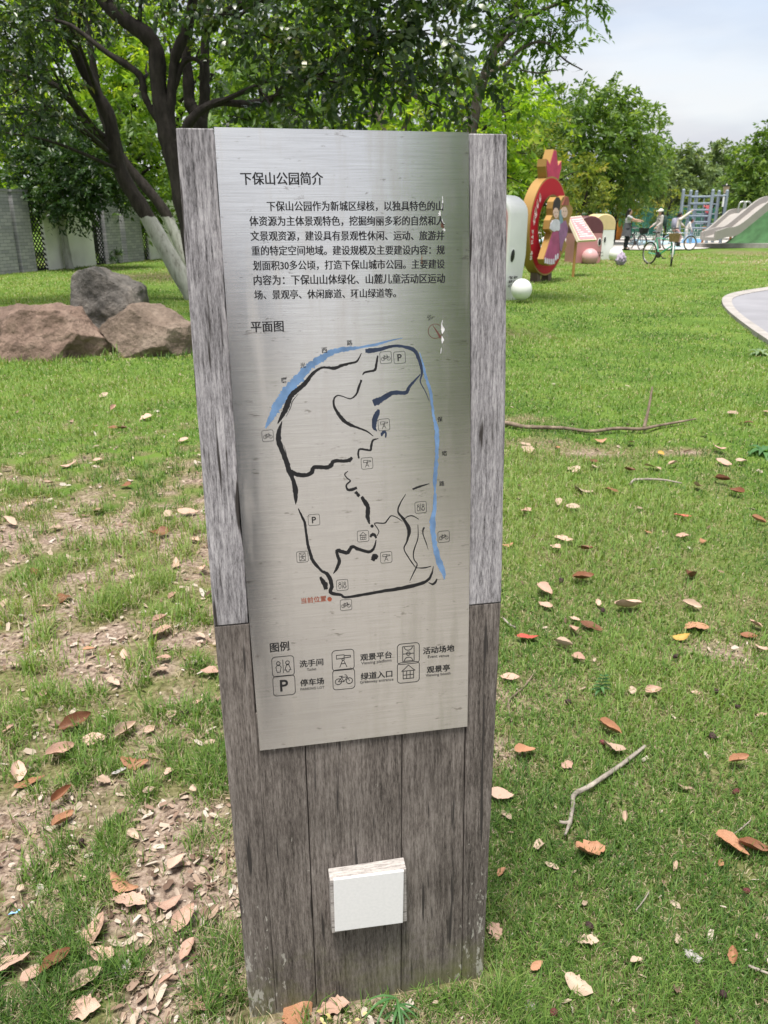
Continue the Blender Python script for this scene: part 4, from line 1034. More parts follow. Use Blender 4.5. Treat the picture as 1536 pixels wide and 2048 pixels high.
# ================================================================== ROCKS
def rock_mat(name, c1, c2, c3):
    m, t, b, l = new_mat(name)
    co = nd(t, 'ShaderNodeTexCoord')
    n1_ = nd(t, 'ShaderNodeTexNoise', Scale=2.2, Detail=9, Roughness=.62, Distortion=.4); l(co.outputs['Object'], n1_.inputs['Vector'])
    r_ = ramp(t, [(.32, c1), (.5, c2), (.68, c3)]); l(n1_.outputs['Fac'], r_.inputs[0])
    n2_ = nd(t, 'ShaderNodeTexNoise', Scale=22, Detail=7, Roughness=.7); l(co.outputs['Object'], n2_.inputs['Vector'])
    r2_ = ramp(t, [(.35, (.55, .52, .5)), (.6, (1.1, 1.08, 1.05))]); l(n2_.outputs['Fac'], r2_.inputs[0])
    mu = nd(t, 'ShaderNodeMix', data_type='RGBA', blend_type='MULTIPLY'); mu.inputs[0].default_value = .65; l(r_.outputs[0], mu.inputs[6]); l(r2_.outputs[0], mu.inputs[7])
    ck = nd(t, 'ShaderNodeTexVoronoi', feature='DISTANCE_TO_EDGE', Scale=1.6); 
    w_ = nd(t, 'ShaderNodeMix', data_type='VECTOR'); w_.inputs[0].default_value = .25; l(co.outputs['Object'], w_.inputs[4]); l(n1_.outputs['Color'], w_.inputs[5]); l(w_.outputs[1], ck.inputs['Vector'])
    rk = ramp(t, [(.0, (.3, .3, .3)), (.025, (1, 1, 1))]); l(ck.outputs['Distance'], rk.inputs[0])
    m2_ = nd(t, 'ShaderNodeMix', data_type='RGBA', blend_type='MULTIPLY'); m2_.inputs[0].default_value = .3; l(mu.outputs[2], m2_.inputs[6]); l(rk.outputs[0], m2_.inputs[7])
    l(m2_.outputs[2], b.inputs['Base Color']); b.inputs['Roughness'].default_value = .9; b.inputs['Specular IOR Level'].default_value = .2
    ad = nd(t, 'ShaderNodeMath', operation='ADD'); l(n1_.outputs['Fac'], ad.inputs[0]); l(n2_.outputs['Fac'], ad.inputs[1])
    bp = nd(t, 'ShaderNodeBump', Strength=.9, Distance=.06); l(ad.outputs[0], bp.inputs['Height']); l(bp.outputs[0], b.inputs['Normal'])
    return m
from mathutils import noise as mnoise
def rock(label, base, dims, mt, seed, rz=0, cuts=16, planes=()):
    rng = random.Random(seed)
    bm = bmesh.new(); bmesh.ops.create_icosphere(bm, subdivisions=6, radius=1.0)
    ps = [(Vector(p[:3]).normalized(), p[3]) for p in planes]
    for i in range(cuts):
        v = Vector((rng.gauss(0, 1), rng.gauss(0, 1), rng.gauss(0, .8))).normalized(); ps.append((v, rng.uniform(.66, .9)))
    for v in bm.verts:
        p = v.co.copy()
        for nrm, d in ps:
            e = p.dot(nrm) - d
            if e > 0: p -= nrm * e * .93
        q = Vector((p.x * dims[0], p.y * dims[1], p.z * dims[2]))
        q += p.normalized() * (mnoise.fractal(q * 1.7 + Vector((seed, 0, 0)), .75, 2.1, 8) * .085 * max(dims) - abs(mnoise.noise(q * 2.3 + Vector((0, seed, 0)))) * .10 * dims[2])
        v.co = q
    me = bpy.data.meshes.new('boulder'); bm.to_mesh(me); bm.free(); me.materials.append(mt)
    me.polygons.foreach_set('use_smooth', [True] * len(me.polygons))
    o = link(bpy.data.objects.new('boulder', me)); o.location = tuple(base); o.rotation_euler = (0, 0, rz)
    return tag(o, label, 'rock', 'garden boulders on the lawn')
MR1 = rock_mat('pink_stone', (.115, .085, .07), (.26, .185, .15), (.36, .27, .22)); MR2 = rock_mat('grey_stone', (.075, .075, .072), (.165, .155, .145), (.27, .245, .22)); MR3 = rock_mat('buff_stone', (.115, .09, .072), (.25, .195, .158), (.35, .285, .235))
p = G(60, 722); rock('long pinkish boulder at the left edge of the lawn', (p[0], p[1] + .42, .13), (.86, .55, .50), MR1, 7, .1, 9, [(0, 0, 1, .80), (0, -1, .35, .72), (.8, -.3, .5, .8)])
p = G(187, 700); rock('tall slanted grey boulder standing behind the two pinkish ones', (p[0], p[1] + .75, .30), (.50, .46, .82), MR2, 12, 0, 2, [(.30, 0, 1, .60), (-.12, 0, 1, .70), (-1, 0, .05, .80), (1, 0, .12, .82), (0, -1, .12, .66), (.75, 0, .7, .82), (-.7, 0, .7, .92)])
p = G(285, 716); rock('low buff boulder with a cleft beside the sign', (p[0], p[1] + .40, .13), (.60, .46, .42), MR3, 23, -.1, 10, [(.5, -.2, 1, .72), (0, -1, .4, .75)])

# ================================================================== FIGURES ON THE LAWN
def plane_fn(o, ax, back, off=0.0):
    """maps a picture point to (u, v) on an upright plane through o along ax, off metres in front of it"""
    o = np.array(o, float) - np.array(back) * off; nrm = np.array(back, float); ax = np.array(ax, float)
    def f(px, py):
        d = ray(px, py); p = CAM + d * ((o - CAM) @ nrm / (d @ nrm)); return float((p - o) @ ax), float(p[2])
    return f
M_WHITE = pmat('white_gloss_paint', (.76, .77, .76), rough=.35, var=.06, scale=2, bump=.02); M_ROSE = pmat('rose_paint', (.52, .24, .25), rough=.4, var=.08, scale=2, bump=.02); M_MAROON = pmat('maroon_paint', (.13, .045, .055), rough=.4, var=.1, bump=.02)
M_CREAM = pmat('cream_yellow_paint', (.66, .52, .28), rough=.4, var=.06, bump=.02); M_BLACK = pmat('black_paint', (.012, .012, .013), rough=.3, var=.1, bump=0); M_GOLD = pmat('gold_paint', (.35, .205, .06), rough=.5, var=.12, scale=1.5, bump=.03, metallic=.25); M_REDP = pmat('crimson_panel', (.46, .014, .03), rough=.6, var=.06, scale=1, bump=0, spec=.2)
M_PINKL = pmat('pale_pink_panel', (.56, .27, .29), rough=.5, var=.05, bump=0); M_ROSEL = pmat('light_rose', (.60, .34, .35), rough=.4, var=.06, bump=.02)
def arch_profile(hw, h, waist=.0, n=12):
    p = [(-hw * (1 - waist), 0), (-hw * (1 - waist * .6), h * .22), (-hw, h * .45)]
    for k in range(n + 1):
        a_ = math.pi - math.pi * k / n; p.append((hw * math.cos(a_), h - hw * .8 + hw * .8 * math.sin(a_)))
    return p + [(hw, h * .45), (hw * (1 - waist * .6), h * .22), (hw * (1 - waist), 0)]
def strokes3d(name, cells, w, mt, fn, parent):
    mb = MB()
    for (x, z, dx, dz) in cells: mb.prism([(x, z), (x + dx, z), (x + dx, z + dz), (x, z + dz)], fn, -.004, .002)
    return mb.build(name, mt, parent)
V3 = lambda *p: Vector(p)
def arch_figure(label, loc, rz, hw, h, dep, body_m, top_m, cap_m, top_h, ball_r, ball_m, ball_pos, waist, eyes, inset=.05, marks=None):
    root = thing('arch_figure', label, 'play sculpture', loc, rz, 'hollow arch shaped play sculptures')
    prof = arch_profile(hw, h, waist)
    mb = MB(); mb.prism(prof, lambda u, v, d: (u, d, v), 0, dep); mb.build('body', body_m, root, smooth=True, bevel=.03)
    if top_m is not None:
        pt = [p for p in arch_profile(hw + .006, h + .006, waist, 24) if p[1] >= top_h - .001]
        pt = [(-(hw + .006), top_h)] + [p for p in pt if p[1] > top_h] + [(hw + .006, top_h)]
        mb = MB(); mb.prism(pt, lambda u, v, d: (u, d, v), -.006, dep + .006); mb.build('painted_top', top_m, root, smooth=True, bevel=.03)
    if cap_m is not None:
        pc = [(u * (1 - .10), .05 + v * .93) for u, v in prof]
        mb = MB(); mb.prism(pc, lambda u, v, d: (u, d, v), -.012, .01); mb.build('face_panel', cap_m, root, smooth=True)
    for (pos, nrm, rx, rz_) in eyes:
        nrm = Vector(nrm).normalized(); ex_ = V3(0, 0, 1).cross(nrm).normalized(); q = Matrix((ex_, nrm.cross(ex_), nrm)).transposed()
        e = MB(); e.ball(pos, (rx * 1.35, rz_ * 1.25, .012), 18, 8, q); eo = e.build('eye', M_WHITE, root, smooth=True)
        e = MB(); e.ball(Vector(pos) + nrm * .008, (rx, rz_, .014), 18, 8, q); e.build('pupil', M_BLACK, eo, smooth=True)
    mb = MB(); mb.ball(ball_pos, ball_r, 26, 16); mb.build('ball_foot', ball_m, root, smooth=True)
    if marks: strokes3d('lettering', marks[0], 0, M_BLACK, marks[1], root)
    return root
# the white one half hidden by the sign
q0 = G(1034, 604)
def glyph_cells(x0, z0, cw, rows, seed):
    rr = random.Random(seed); c = []
    for r_ in range(rows):
        for k_ in range(4):
            cx_ = x0 + k_ * cw * 1.15; cz = z0 - r_ * cw * 1.3
            for s_ in range(5):
                if rr.random() < .5: c.append((cx_ + rr.random() * .2 * cw, cz + cw * (.1 + .8 * rr.random()), cw * .7, cw * .09))
                else: c.append((cx_ + cw * (.1 + .75 * rr.random()), cz + rr.random() * .2 * cw, cw * .09, cw * .8))
    return c
wr = rad(-47)
wf = arch_figure('white arch shaped play sculpture with oval eye, half hidden behind the sign', (q0[0] - .475, q0[1] + .30, -.02), wr, .40, 1.80, .52, M_WHITE, None, M_ROSEL, 0, .185, M_WHITE, (.66, .10, .245), .22,
    [((.394, .13, .80), (1, 0, -.12), .055, .11)], marks=([(y_, z_, dx, dz) for (y_, z_, dx, dz) in glyph_cells(.10, .40, .055, 3, 5)], lambda u, v, d: (.335 - d + v * .08, u, v)))
qa = G(1178, 527); ra = rad(14)
arch_figure('rose arch sculpture with maroon top and white ringed eye, left of its white twin', (qa[0], qa[1] + .2, -.02), ra, .46, 1.44, .75, M_ROSE, M_MAROON, None, .92, .26, M_ROSEL, (-.05, -.22, .22), .0,
    [((.36, -.004, .66), (0, -1, 0), .05, .105)], marks=([(x_, z_, dx, dz) for (x_, z_, dx, dz) in glyph_cells(.22, .30, .07, 2, 6)], lambda u, v, d: (u, -.003 + d, v)))
qb = G(1212, 521)
arch_figure('white arch sculpture with cream yellow top, right of the rose one', (qb[0] - .05, qb[1] + .35, -.02), ra, .40, 1.50, .8, M_WHITE, M_CREAM, None, .98, .24, M_WHITE, (.30, -.38, .21), .0,
    [((.04, -.004, .68), (0, -1, 0), .035, .10)])
# lilac cloth lying against the white ball
ql = G(1243, 531); M_LILAC = pmat('lilac_cloth', (.36, .30, .40), rough=.9, var=.25, scale=14, bump=.5, bscale=18)
bm = bmesh.new(); bmesh.ops.create_icosphere(bm, subdivisions=4, radius=1)
for v in bm.verts:
    p = v.co.copy(); f_ = 1 + .35 * mnoise.fractal(p * 2.2, 1, 2, 4); v.co = Vector((p.x * .12 * f_ * (1.2 - .4 * p.z), p.y * .15 * f_, max(-.02, .19 + p.z * .19 * f_)))
me = bpy.data.meshes.new('jacket'); bm.to_mesh(me); bm.free(); me.materials.append(M_LILAC); me.polygons.foreach_set('use_smooth', [True] * len(me.polygons))
o = link(bpy.data.objects.new('jacket', me)); o.location = tuple(ql + np.array([0, .1, 0])); tag(o, 'crumpled lilac jacket heaped beside the white ball foot', 'jacket')

# ------------------------------------------------------------------ red ring sculpture with a couple cut out of board
def z3(x, y): return (1000 + x / 5.908, 300 + y / 5.908)
qr = G(1093, 563); YAW = rad(54)
rax = np.array([math.cos(YAW), math.sin(YAW), 0]); rbk = np.array([-math.sin(YAW), math.cos(YAW), 0])
ring = thing('ring_sculpture', 'big red and gold ring sculpture with crown and costumed couple cut out inside', 'sculpture', (qr[0], qr[1], 0), YAW)
f0 = plane_fn(qr, rax, rbk, 0)
c_ = f0(*z3(565, 895)); t_ = f0(*z3(620, 312)); b_ = f0(*z3(555, 1480)); lft = f0(*z3(341, 1000)); rgt = f0(*z3(800, 800))
RZ = (t_[1] - b_[1]) / 2; RX = (rgt[0] - lft[0]) / 2; CXr = (rgt[0] + lft[0]) / 2; CZr = (t_[1] + b_[1]) / 2
def ell(cx_, cz, rx, rz_, n=64): return [(cx_ + rx * math.cos(2 * math.pi * k / n), cz + rz_ * math.sin(2 * math.pi * k / n)) for k in range(n)]
FNR = lambda u, v, d: (u, d, v)
DEP = .24
hole = ell(CXr + RX * .10, CZr + RZ * .02, RX * .64, RZ * .60)
mb = MB(); mb.prism(ell(CXr, CZr, RX, RZ), FNR, 0, DEP, ring=hole); mb.build('ring', M_GOLD, ring, smooth=True)
mb = MB(); mb.prism(ell(CXr, CZr, RX * .955, RZ * .965), FNR, -.006, .004, ring=ell(CXr + RX * .10, CZr + RZ * .02, RX * .68, RZ * .63)); mb.build('ring_face', M_REDP, ring)
zt_ = CZr + RZ
crown = [(-.30, -.12), (-.44, .20), (-.42, .36), (-.24, .24), (-.06, .58), (.08, .58), (.24, .24), (.42, .36), (.44, .20), (.30, -.12)]
sc_ = RX * .95
mb = MB(); mb.prism([(CXr + .06 + u * sc_, zt_ + v * .95) for u, v in crown], FNR, .01, DEP - .02); co_ = mb.build('crown_top', M_GOLD, ring)
mb = MB(); mb.prism([(CXr + .06 + u * sc_ * .9, zt_ + .012 + v * .88) for u, v in crown], FNR, .002, .012); mb.build('crown_face', pmat('crown_rose', (.52, .06, .13), rough=.6, spec=.2, bump=0), co_)
for sx_ in (-.28, .30):
    mb = MB(); mb.box((CXr + sx_ - .09, .03, -.1), (CXr + sx_ + .09, DEP - .03, CZr - RZ * .93)); mb.build('foot', pmat('rusty_foot', (.12, .08, .06)), ring)
# white cloud lines and a column of small white characters too far off to read
M_LINE = pmat('white_line', (.75, .72, .70), var=.05, bump=0)
mb = MB()
for (zx, zy, k_) in [(455, 560, 4), (425, 640, 4), (400, 740, 5), (385, 830, 4)]:
    for j in range(k_):
        rr_ = 16 + j * 15
        pts_ = [f0(*z3(zx + rr_ * .42 * math.cos(rad(a_)), zy - rr_ * math.sin(rad(a_)))) for a_ in range(-70, 80, 15)]
        mb.tube([(u, -.008, v) for u, v in pts_], .0045, 4)
mb.build('cloud_line', M_LINE, ring)
u0, v0 = f0(*z3(384, 945)); cells = []
rr = random.Random(9)
for k_ in range(6):
    if k_ == 3: continue
    for j in range(4): cells.append((u0 - .06 + rr.random() * .03, v0 - k_ * .11 - rr.random() * .09, .10, .012) if j % 2 else (u0 - .05 + rr.random() * .09, v0 - k_ * .11 - .08, .012, .08))
strokes3d('lettering', cells, 0, M_LINE, lambda u, v, d: (u, d - .006, v), ring)
# the cut-out couple
FO = .30; fC = plane_fn(qr, rax, rbk, FO)
def PZ(pts): return [fC(*z3(*p)) for p in pts]
outline = [(622, 690), (632, 610), (665, 556), (700, 556), (722, 598), (742, 560), (775, 540), (812, 556), (826, 640), (862, 690), (856, 740), (832, 800), (800, 950), (806, 990), (772, 1060), (792, 1130), (762, 1200), (734, 1230), (702, 1262), (645, 1352), (580, 1368), (528, 1342), (514, 1290), (560, 1150), (608, 985), (578, 935), (592, 830), (622, 770)]
mb = MB(); mb.prism(PZ(outline), lambda u, v, d: (u, d - FO, v), .004, .15); coup = mb.build('couple_board', M_GOLD, ring)
def piece(name, pts, mt, dz): mb = MB(); mb.prism(PZ(pts), lambda u, v, d: (u, d - FO, v), -dz, .002); return mb.build(name, mt, coup)
def el(cx_, cy_, rx, ry, n=20): return [(cx_ + rx * math.cos(2 * math.pi * k / n), cy_ + ry * math.sin(2 * math.pi * k / n)) for k in range(n)]
M_SKIN2 = pmat('printed_skin', (.72, .50, .44), var=.05, bump=0); M_MAG = pmat('magenta_print', (.38, .07, .19), var=.2, scale=5, bump=0); M_PUR = pmat('purple_print', (.27, .12, .26), var=.25, scale=5, bump=0); M_HAIRP = pmat('dark_hair_print', (.03, .02, .025), bump=0); M_BRN = pmat('russet_print', (.30, .08, .06), bump=0); M_BLG = pmat('blue_grey_print', (.20, .30, .38), bump=0); M_LILW = pmat('pale_lilac_print', (.62, .60, .70), bump=0)
piece('skirt', [(622, 968), (690, 958), (700, 1100), (702, 1245), (640, 1338), (580, 1352), (535, 1328), (522, 1290), (570, 1130)], M_MAG, .006)
for k_ in range(7):
    zx = 535 + k_ * 24; zy = 1322 + 14 * math.sin(k_ * .55) - k_ * 8 * (k_ > 4)
    piece('hem_scallop', [(zx - 10, zy + 14), (zx - 8, zy - 40), (zx, zy - 52), (zx + 8, zy - 40), (zx + 10, zy + 14)], M_LILW, .009)
piece('robe', [(702, 878), (745, 850), (775, 830), (802, 920), (792, 1000), (745, 1100), (725, 1200), (708, 1180), (700, 1080), (692, 960)], M_PUR, .006)
piece('jacket_print', [(586, 930), (596, 870), (620, 832), (652, 815), (688, 822), (706, 852), (706, 938), (688, 956), (662, 950), (640, 966), (612, 952)], M_LILW, .008)
piece('collar', [(702, 730), (722, 700), (735, 780), (745, 850), (705, 880), (698, 800)], M_BLG, .007)
piece('hair', [(624, 690), (634, 612), (665, 562), (698, 562), (714, 610), (706, 690), (692, 730), (640, 740)], M_HAIRP, .006)
fw_ = piece('face', el(658, 745, 32, 62), M_SKIN2, .010); piece('face', el(758, 735, 36, 66), M_SKIN2, .010)
piece('hat', [(728, 652), (752, 600), (765, 558), (800, 552), (813, 600), (806, 652)], M_BRN, .012)
for (ex, ey) in [(646, 735), (672, 735), (745, 722), (772, 722)]: piece('eye', el(ex, ey, 4.5, 4, 8), M_HAIRP, .013)
for (ex, ey) in [(658, 778), (758, 770)]: piece('mouth', el(ex, ey, 7, 4, 8), M_REDP, .013)

# ------------------------------------------------------------------ lectern board
qc = G(1145.6, 554)
lec = thing('reading_stand', 'slanted pink text board with cream rim on a single gold post', 'information board', (qc[0], qc[1], 0))
O3 = np.array([qc[0], qc[1], 0])
cs = [AT(1137, 434, qc[1] + .25) - O3, AT(1162, 431, qc[1] + .75) - O3, AT(1194, 479, qc[1] + .35) - O3, AT(1158, 481, qc[1] - .15) - O3]
c0, ex, ey = cs[0], cs[1] - cs[0], cs[3] - cs[0]
nb_ = np.cross(ex, ey); nb_ /= np.linalg.norm(nb_)
if nb_[1] > 0: nb_ = -nb_
def bl2(u, v): return (1-u)*(1-v)*cs[0] + u*(1-v)*cs[1] + u*v*cs[2] + (1-u)*v*cs[3]
def slab(mb, u0, v0, u1, v1, a_, b_):
    q = [bl2(u0, v0), bl2(u1, v0), bl2(u1, v1), bl2(u0, v1)]
    mb.add([tuple(p + nb_ * a_) for p in q] + [tuple(p + nb_ * b_) for p in q], [(0, 1, 2, 3), (7, 6, 5, 4), (0, 4, 5, 1), (1, 5, 6, 2), (2, 6, 7, 3), (3, 7, 4, 0)])
M_CRM = pmat('cream_rim', (.66, .58, .45), var=.05, bump=0)
mb = MB(); slab(mb, 0, 0, 1, 1, -.07, 0); mb.build('board', M_CRM, lec)
mb = MB(); slab(mb, .06, .04, .94, .96, 0.001, .006); pnl = mb.build('panel', M_PINKL, lec)
rr = random.Random(3)
mb = MB()
for k_ in range(9): slab(mb, .12, .12 + k_ * .088, .88 - (.2 * rr.random() if k_ % 4 == 3 else 0), .12 + k_ * .088 + .035, .006, .008)
mb.build('text_line', pmat('white_print', (.78, .70, .70), bump=0), pnl)
mid_ = bl2(.25, .62); topb = mid_ - nb_ * .07
mb = MB(); mb.tube([(0, 0, -.1), (topb[0] * .5, topb[1] * .5, topb[2] * .55), tuple(topb)], [.05, .05, .05], 8, flat=.7); mb.build('post', M_GOLD, lec)

# ================================================================== PLAYGROUND
M_RUB = pmat('pale_rubber', (.50, .47, .45), rough=.9, var=.08, scale=.4, bump=.1); M_RUBB = pmat('blue_rubber', (.11, .29, .56), rough=.9, var=.08, scale=.6, bump=.1); M_RUBL = pmat('light_blue_rubber', (.36, .50, .58), rough=.9, var=.06, bump=.1)
def sheet(name, px_pts, z, mt):
    P = catmull([G(*p) for p in px_pts], 5); mb = MB(); mb.add([(p[0], p[1], z) for p in P] , [tuple(range(len(P)))]); return tag(mb.build(name, mt), kind='structure')
sheet('playground_surface', [(1030, 496), (1120, 500), (1225, 500), (1300, 501), (1398, 499), (1460, 494), (1640, 491), (1640, 462), (1400, 458), (1200, 460), (1030, 464), (960, 480)], .035, M_RUB)
sheet('blue_rubber_patch', [(1362, 487), (1380, 488), (1402, 486), (1402, 480), (1385, 478), (1364, 480)], .041, M_RUBB)
sheet('blue_rubber_patch', [(1255, 489), (1275, 492), (1300, 490), (1330, 491), (1345, 485), (1300, 482), (1270, 479)], .041, M_RUBL)
sheet('blue_rubber_patch', [(1065, 489), (1085, 491), (1090, 480), (1070, 478)], .041, M_RUBL)
sheet('blue_rubber_patch', [(1330, 497), (1360, 499), (1370, 494), (1345, 492)], .041, M_RUBL)
# low concrete ledge before the mound
k0, k1 = G(1397, 496), G(1620, 494)
mb = MB(); mb.box((k0[0], k0[1] - .1, -.1), (k1[0] + 3, k0[1] + .45, .20)); tag(mb.build('kerb_ledge', M_KERB), kind='structure')
# turf mound
mc = np.array([AT(1640, 470, 43.5)[0], 43.5]); M_TURF = pmat('synthetic_turf', (.045, .115, .045), rough=.95, var=.25, scale=3, bump=.4, bscale=50)
V_, F_ = [], []
na, nr = 64, 16
for j in range(nr + 1):
    rr_ = j / nr
    for i in range(na):
        a_ = 2 * math.pi * i / na; h_ = 2.9 * (1 - sstep(.38, 1.0, rr_)) * (1 + .04 * math.sin(3 * a_))
        V_.append((mc[0] + 4.9 * rr_ * math.cos(a_), mc[1] + 3.6 * rr_ * math.sin(a_), float(h_) + .02))
for j in range(nr):
    for i in range(na): F_.append((j*na+i, (j+1)*na+i, (j+1)*na+(i+1) % na, j*na+(i+1) % na))
mb = MB(); mb.add(V_, F_); tag(mb.build('turf_mound', M_TURF, smooth=True), kind='structure')
M_SLIDE = pmat('slide_concrete', (.32, .30, .285), rough=.6, var=.08, scale=2, bump=.08)
def slide(label, pts, wdt, h_):
    o0 = np.array([pts[-1][0], pts[-1][1], 0]); root = thing('slide', label, 'slide', tuple(o0), 0, 'slides on the turf mound')
    P = catmull(np.array(pts) - o0, 5); T = unit(np.gradient(P, axis=0)); N_ = unit(np.stack([-T[:, 1], T[:, 0], 0 * T[:, 0]], 1))
    secs = [(-wdt/2-.09, h_), (-wdt/2, h_), (-wdt/2+.02, .03), (wdt/2-.02, .03), (wdt/2, h_), (wdt/2+.09, h_), (wdt/2+.09, -.12), (-wdt/2-.09, -.12)]
    m_ = MB(); vs = []; n_ = len(secs)
    for p, nn in zip(P, N_):
        for (s_, z_) in secs: vs.append(tuple(p + nn * s_ + np.array([0, 0, z_])))
    fs = []
    for i in range(len(P) - 1):
        for k_ in range(n_): fs.append((i*n_+k_, i*n_+(k_+1) % n_, (i+1)*n_+(k_+1) % n_, (i+1)*n_+k_))
    fs += [tuple(range(n_)), tuple(range((len(P)-1)*n_, len(P)*n_))[::-1]]
    m_.add(vs, fs); m_.build('chute', M_SLIDE, root)
    return root, o0
s1, o1 = slide('long grey slide chute running down the near side of the turf mound', [AT(1570, 404, 40.4), AT(1535, 408, 40.2), AT(1500, 434, 39.7), AT(1462, 464, 39.2), AT(1440, 469, 39.0), AT(1418, 476, 38.8)], .62, .30)
s2, o2 = slide('shorter grey slide chute behind, with two bent tube rails at its top', [AT(1512, 428, 45), AT(1478, 428, 44.6), AT(1460, 440, 44.2), AT(1430, 466, 43.6), AT(1415, 475, 43.3)], .7, .26)
M_STEELT = pmat('galvanised_tube', (.50, .52, .50), rough=.4, var=.08, bump=0, metallic=.6)
for dx in (0, 10):
    a_, b_, c_, d_ = [AT(p[0] + dx, p[1], 44.8 + dx * .03) - o2 for p in [(1475, 426), (1480, 406), (1491, 406), (1488, 430)]]
    mb = MB(); mb.tube(catmull([a_, b_, c_, d_], 6), .04, 7); mb.build('rail', M_STEELT, s2, smooth=True)
mb = MB(); mb.box((k0[0] + 1.0, k0[1] + .5, .0), (k0[0] + 2.6, k0[1] + .9, .55)); 
# timber handrail
M_RAIL = pmat('stained_timber', (.36, .15, .055), rough=.6, var=.2, scale=5, bump=.2)
hr = G(1404, 487); rail = thing('handrail', 'brown stained timber handrail standing at the foot of the slides', 'railing', (hr[0], hr[1], 0))
xs = [0, .22, 1.5]
for x_ in xs: mb = MB(); mb.box((x_ - .05, -.05, -.1), (x_ + .05, .05, .80)); mb.build('post', M_RAIL, rail, bevel=.01)
mb = MB(); mb.box((-.08, -.07, .80), (1.75, .07, .88)); mb.build('top_rail', M_RAIL, rail, bevel=.01)
# climbing frame
M_BLUEG = pmat('blue_grey_paint', (.25, .30, .36), rough=.4, var=.06, bump=0)
YF = 44.0
fp = [(1366.5, YF), (1381.5, YF + 1.6), (1393, YF + 3.0), (1425.5, YF + .6), (1438, YF + 2.2), (1454, YF + 1.4)]
c0 = AT(1366.5, 387, YF); frm = thing('climbing_frame', 'blue grey steel climbing frame with ladder rungs between tall posts', 'climbing frame', (c0[0], YF, 0))
FO_ = np.array([c0[0], YF, 0]); tops = []
for (px_, y_) in fp:
    t_ = AT(px_, 387, y_) - FO_; t_[2] = 2.62; tops.append(t_)
    mb = MB(); mb.tube([(t_[0], t_[1], -.1), (t_[0], t_[1], t_[2])], .085, 9); mb.ball((t_[0], t_[1], t_[2]), .09, 10, 6); mb.build('post', M_BLUEG, frm, smooth=True)
def bar(i, j, z_, r_=.04): mb = MB(); mb.tube([(tops[i][0], tops[i][1], z_), (tops[j][0], tops[j][1], z_)], r_, 7); mb.build('rung', M_BLUEG, frm, smooth=True)
for z_ in (2.35, 2.02, 1.70, 1.40, 1.10, .80): bar(1, 3, z_, .05)
for (i, j) in [(0, 1), (0, 2), (2, 4), (3, 5), (4, 5)]: bar(i, j, 2.40)
for z_ in (2.0, 1.5, 1.0): bar(2, 4, z_, .03)
for z_ in (1.9, 1.3): bar(0, 1, z_, .03)
for x_ in (.35, .65):
    p_ = tops[1] * (1 - x_) + tops[3] * x_; mb = MB(); mb.tube([(p_[0], p_[1], .80), (p_[0], p_[1], 2.35)], .03, 6); mb.build('stay', M_BLUEG, frm)
# lamp post
YL = 50.0; lq = AT(1441, 460, YL); lamp = thing('street_lamp', 'black park lamp post with square lantern and a white plate on its pole', 'lamp', (lq[0], YL, 0))
zt = AT(1441, 386, YL)[2]
mb = MB(); mb.tube([(0, 0, -.1), (0, 0, .5), (0, 0, .55), (0, 0, zt)], [.12, .11, .07, .05], 9); mb.build('pole', M_BLACK, lamp)
mb = MB(); mb.prism([(-.10, zt), (.10, zt), (.15, zt + .36), (-.15, zt + .36)], lambda u, v, d: (u, d, v), -.12, .12); mb.build('lantern', pmat('amber_glass', (.50, .38, .24), rough=.3, bump=0), lamp)
mb = MB(); mb.box((-.19, -.19, zt + .36), (.19, .19, zt + .42)); mb.tube([(0, 0, zt + .42), (0, 0, zt + .52)], [.12, .02], 8); mb.build('lantern_cap', M_BLACK, lamp)
mb = MB(); mb.box((-.14, -.07, zt - .75), (.16, -.05, zt - .05)); mb.build('plate', M_WHITE, lamp)
# carrot
cq = G(1229, 481); car = thing('carrot_figure', 'orange carrot shaped play figure with a green leaf patch, behind the woman', 'play sculpture', (cq[0], cq[1], 0))
mb = MB(); pr = [(0, 0), (.30, .02), (.40, .25), (.42, .6), (.36, .95), (.22, 1.16), (0, 1.22)]
vs = []; fs = []
for (r_, z_) in pr:
    for k_ in range(16): vs.append((r_ * math.cos(k_ * math.pi / 8), r_ * math.sin(k_ * math.pi / 8), z_))
for j in range(len(pr) - 1):
    for k_ in range(16): fs.append((j*16+k_, j*16+(k_+1) % 16, (j+1)*16+(k_+1) % 16, (j+1)*16+k_))
mb.add(vs, fs); mb.build('root_body', pmat('orange_paint', (.62, .22, .03), rough=.4, var=.08, bump=0), car, smooth=True)
mb = MB()
for k_ in range(5):
    a_ = k_ * 1.256; mb.prism([(0, .75), (.1, .9), (.08, 1.1), (0, 1.24), (-.08, 1.1), (-.1, .9)], lambda u, v, d, a_=a_: ((.40 + d - .10 * max(0, v - .8)) * math.cos(a_) - u * math.sin(a_), (.40 + d - .10 * max(0, v - .8)) * math.sin(a_) + u * math.cos(a_), v), -.02, .02)
mb.build('leaf_patch', pmat('leaf_green_paint', (.12, .36, .10), rough=.4, bump=0), car)
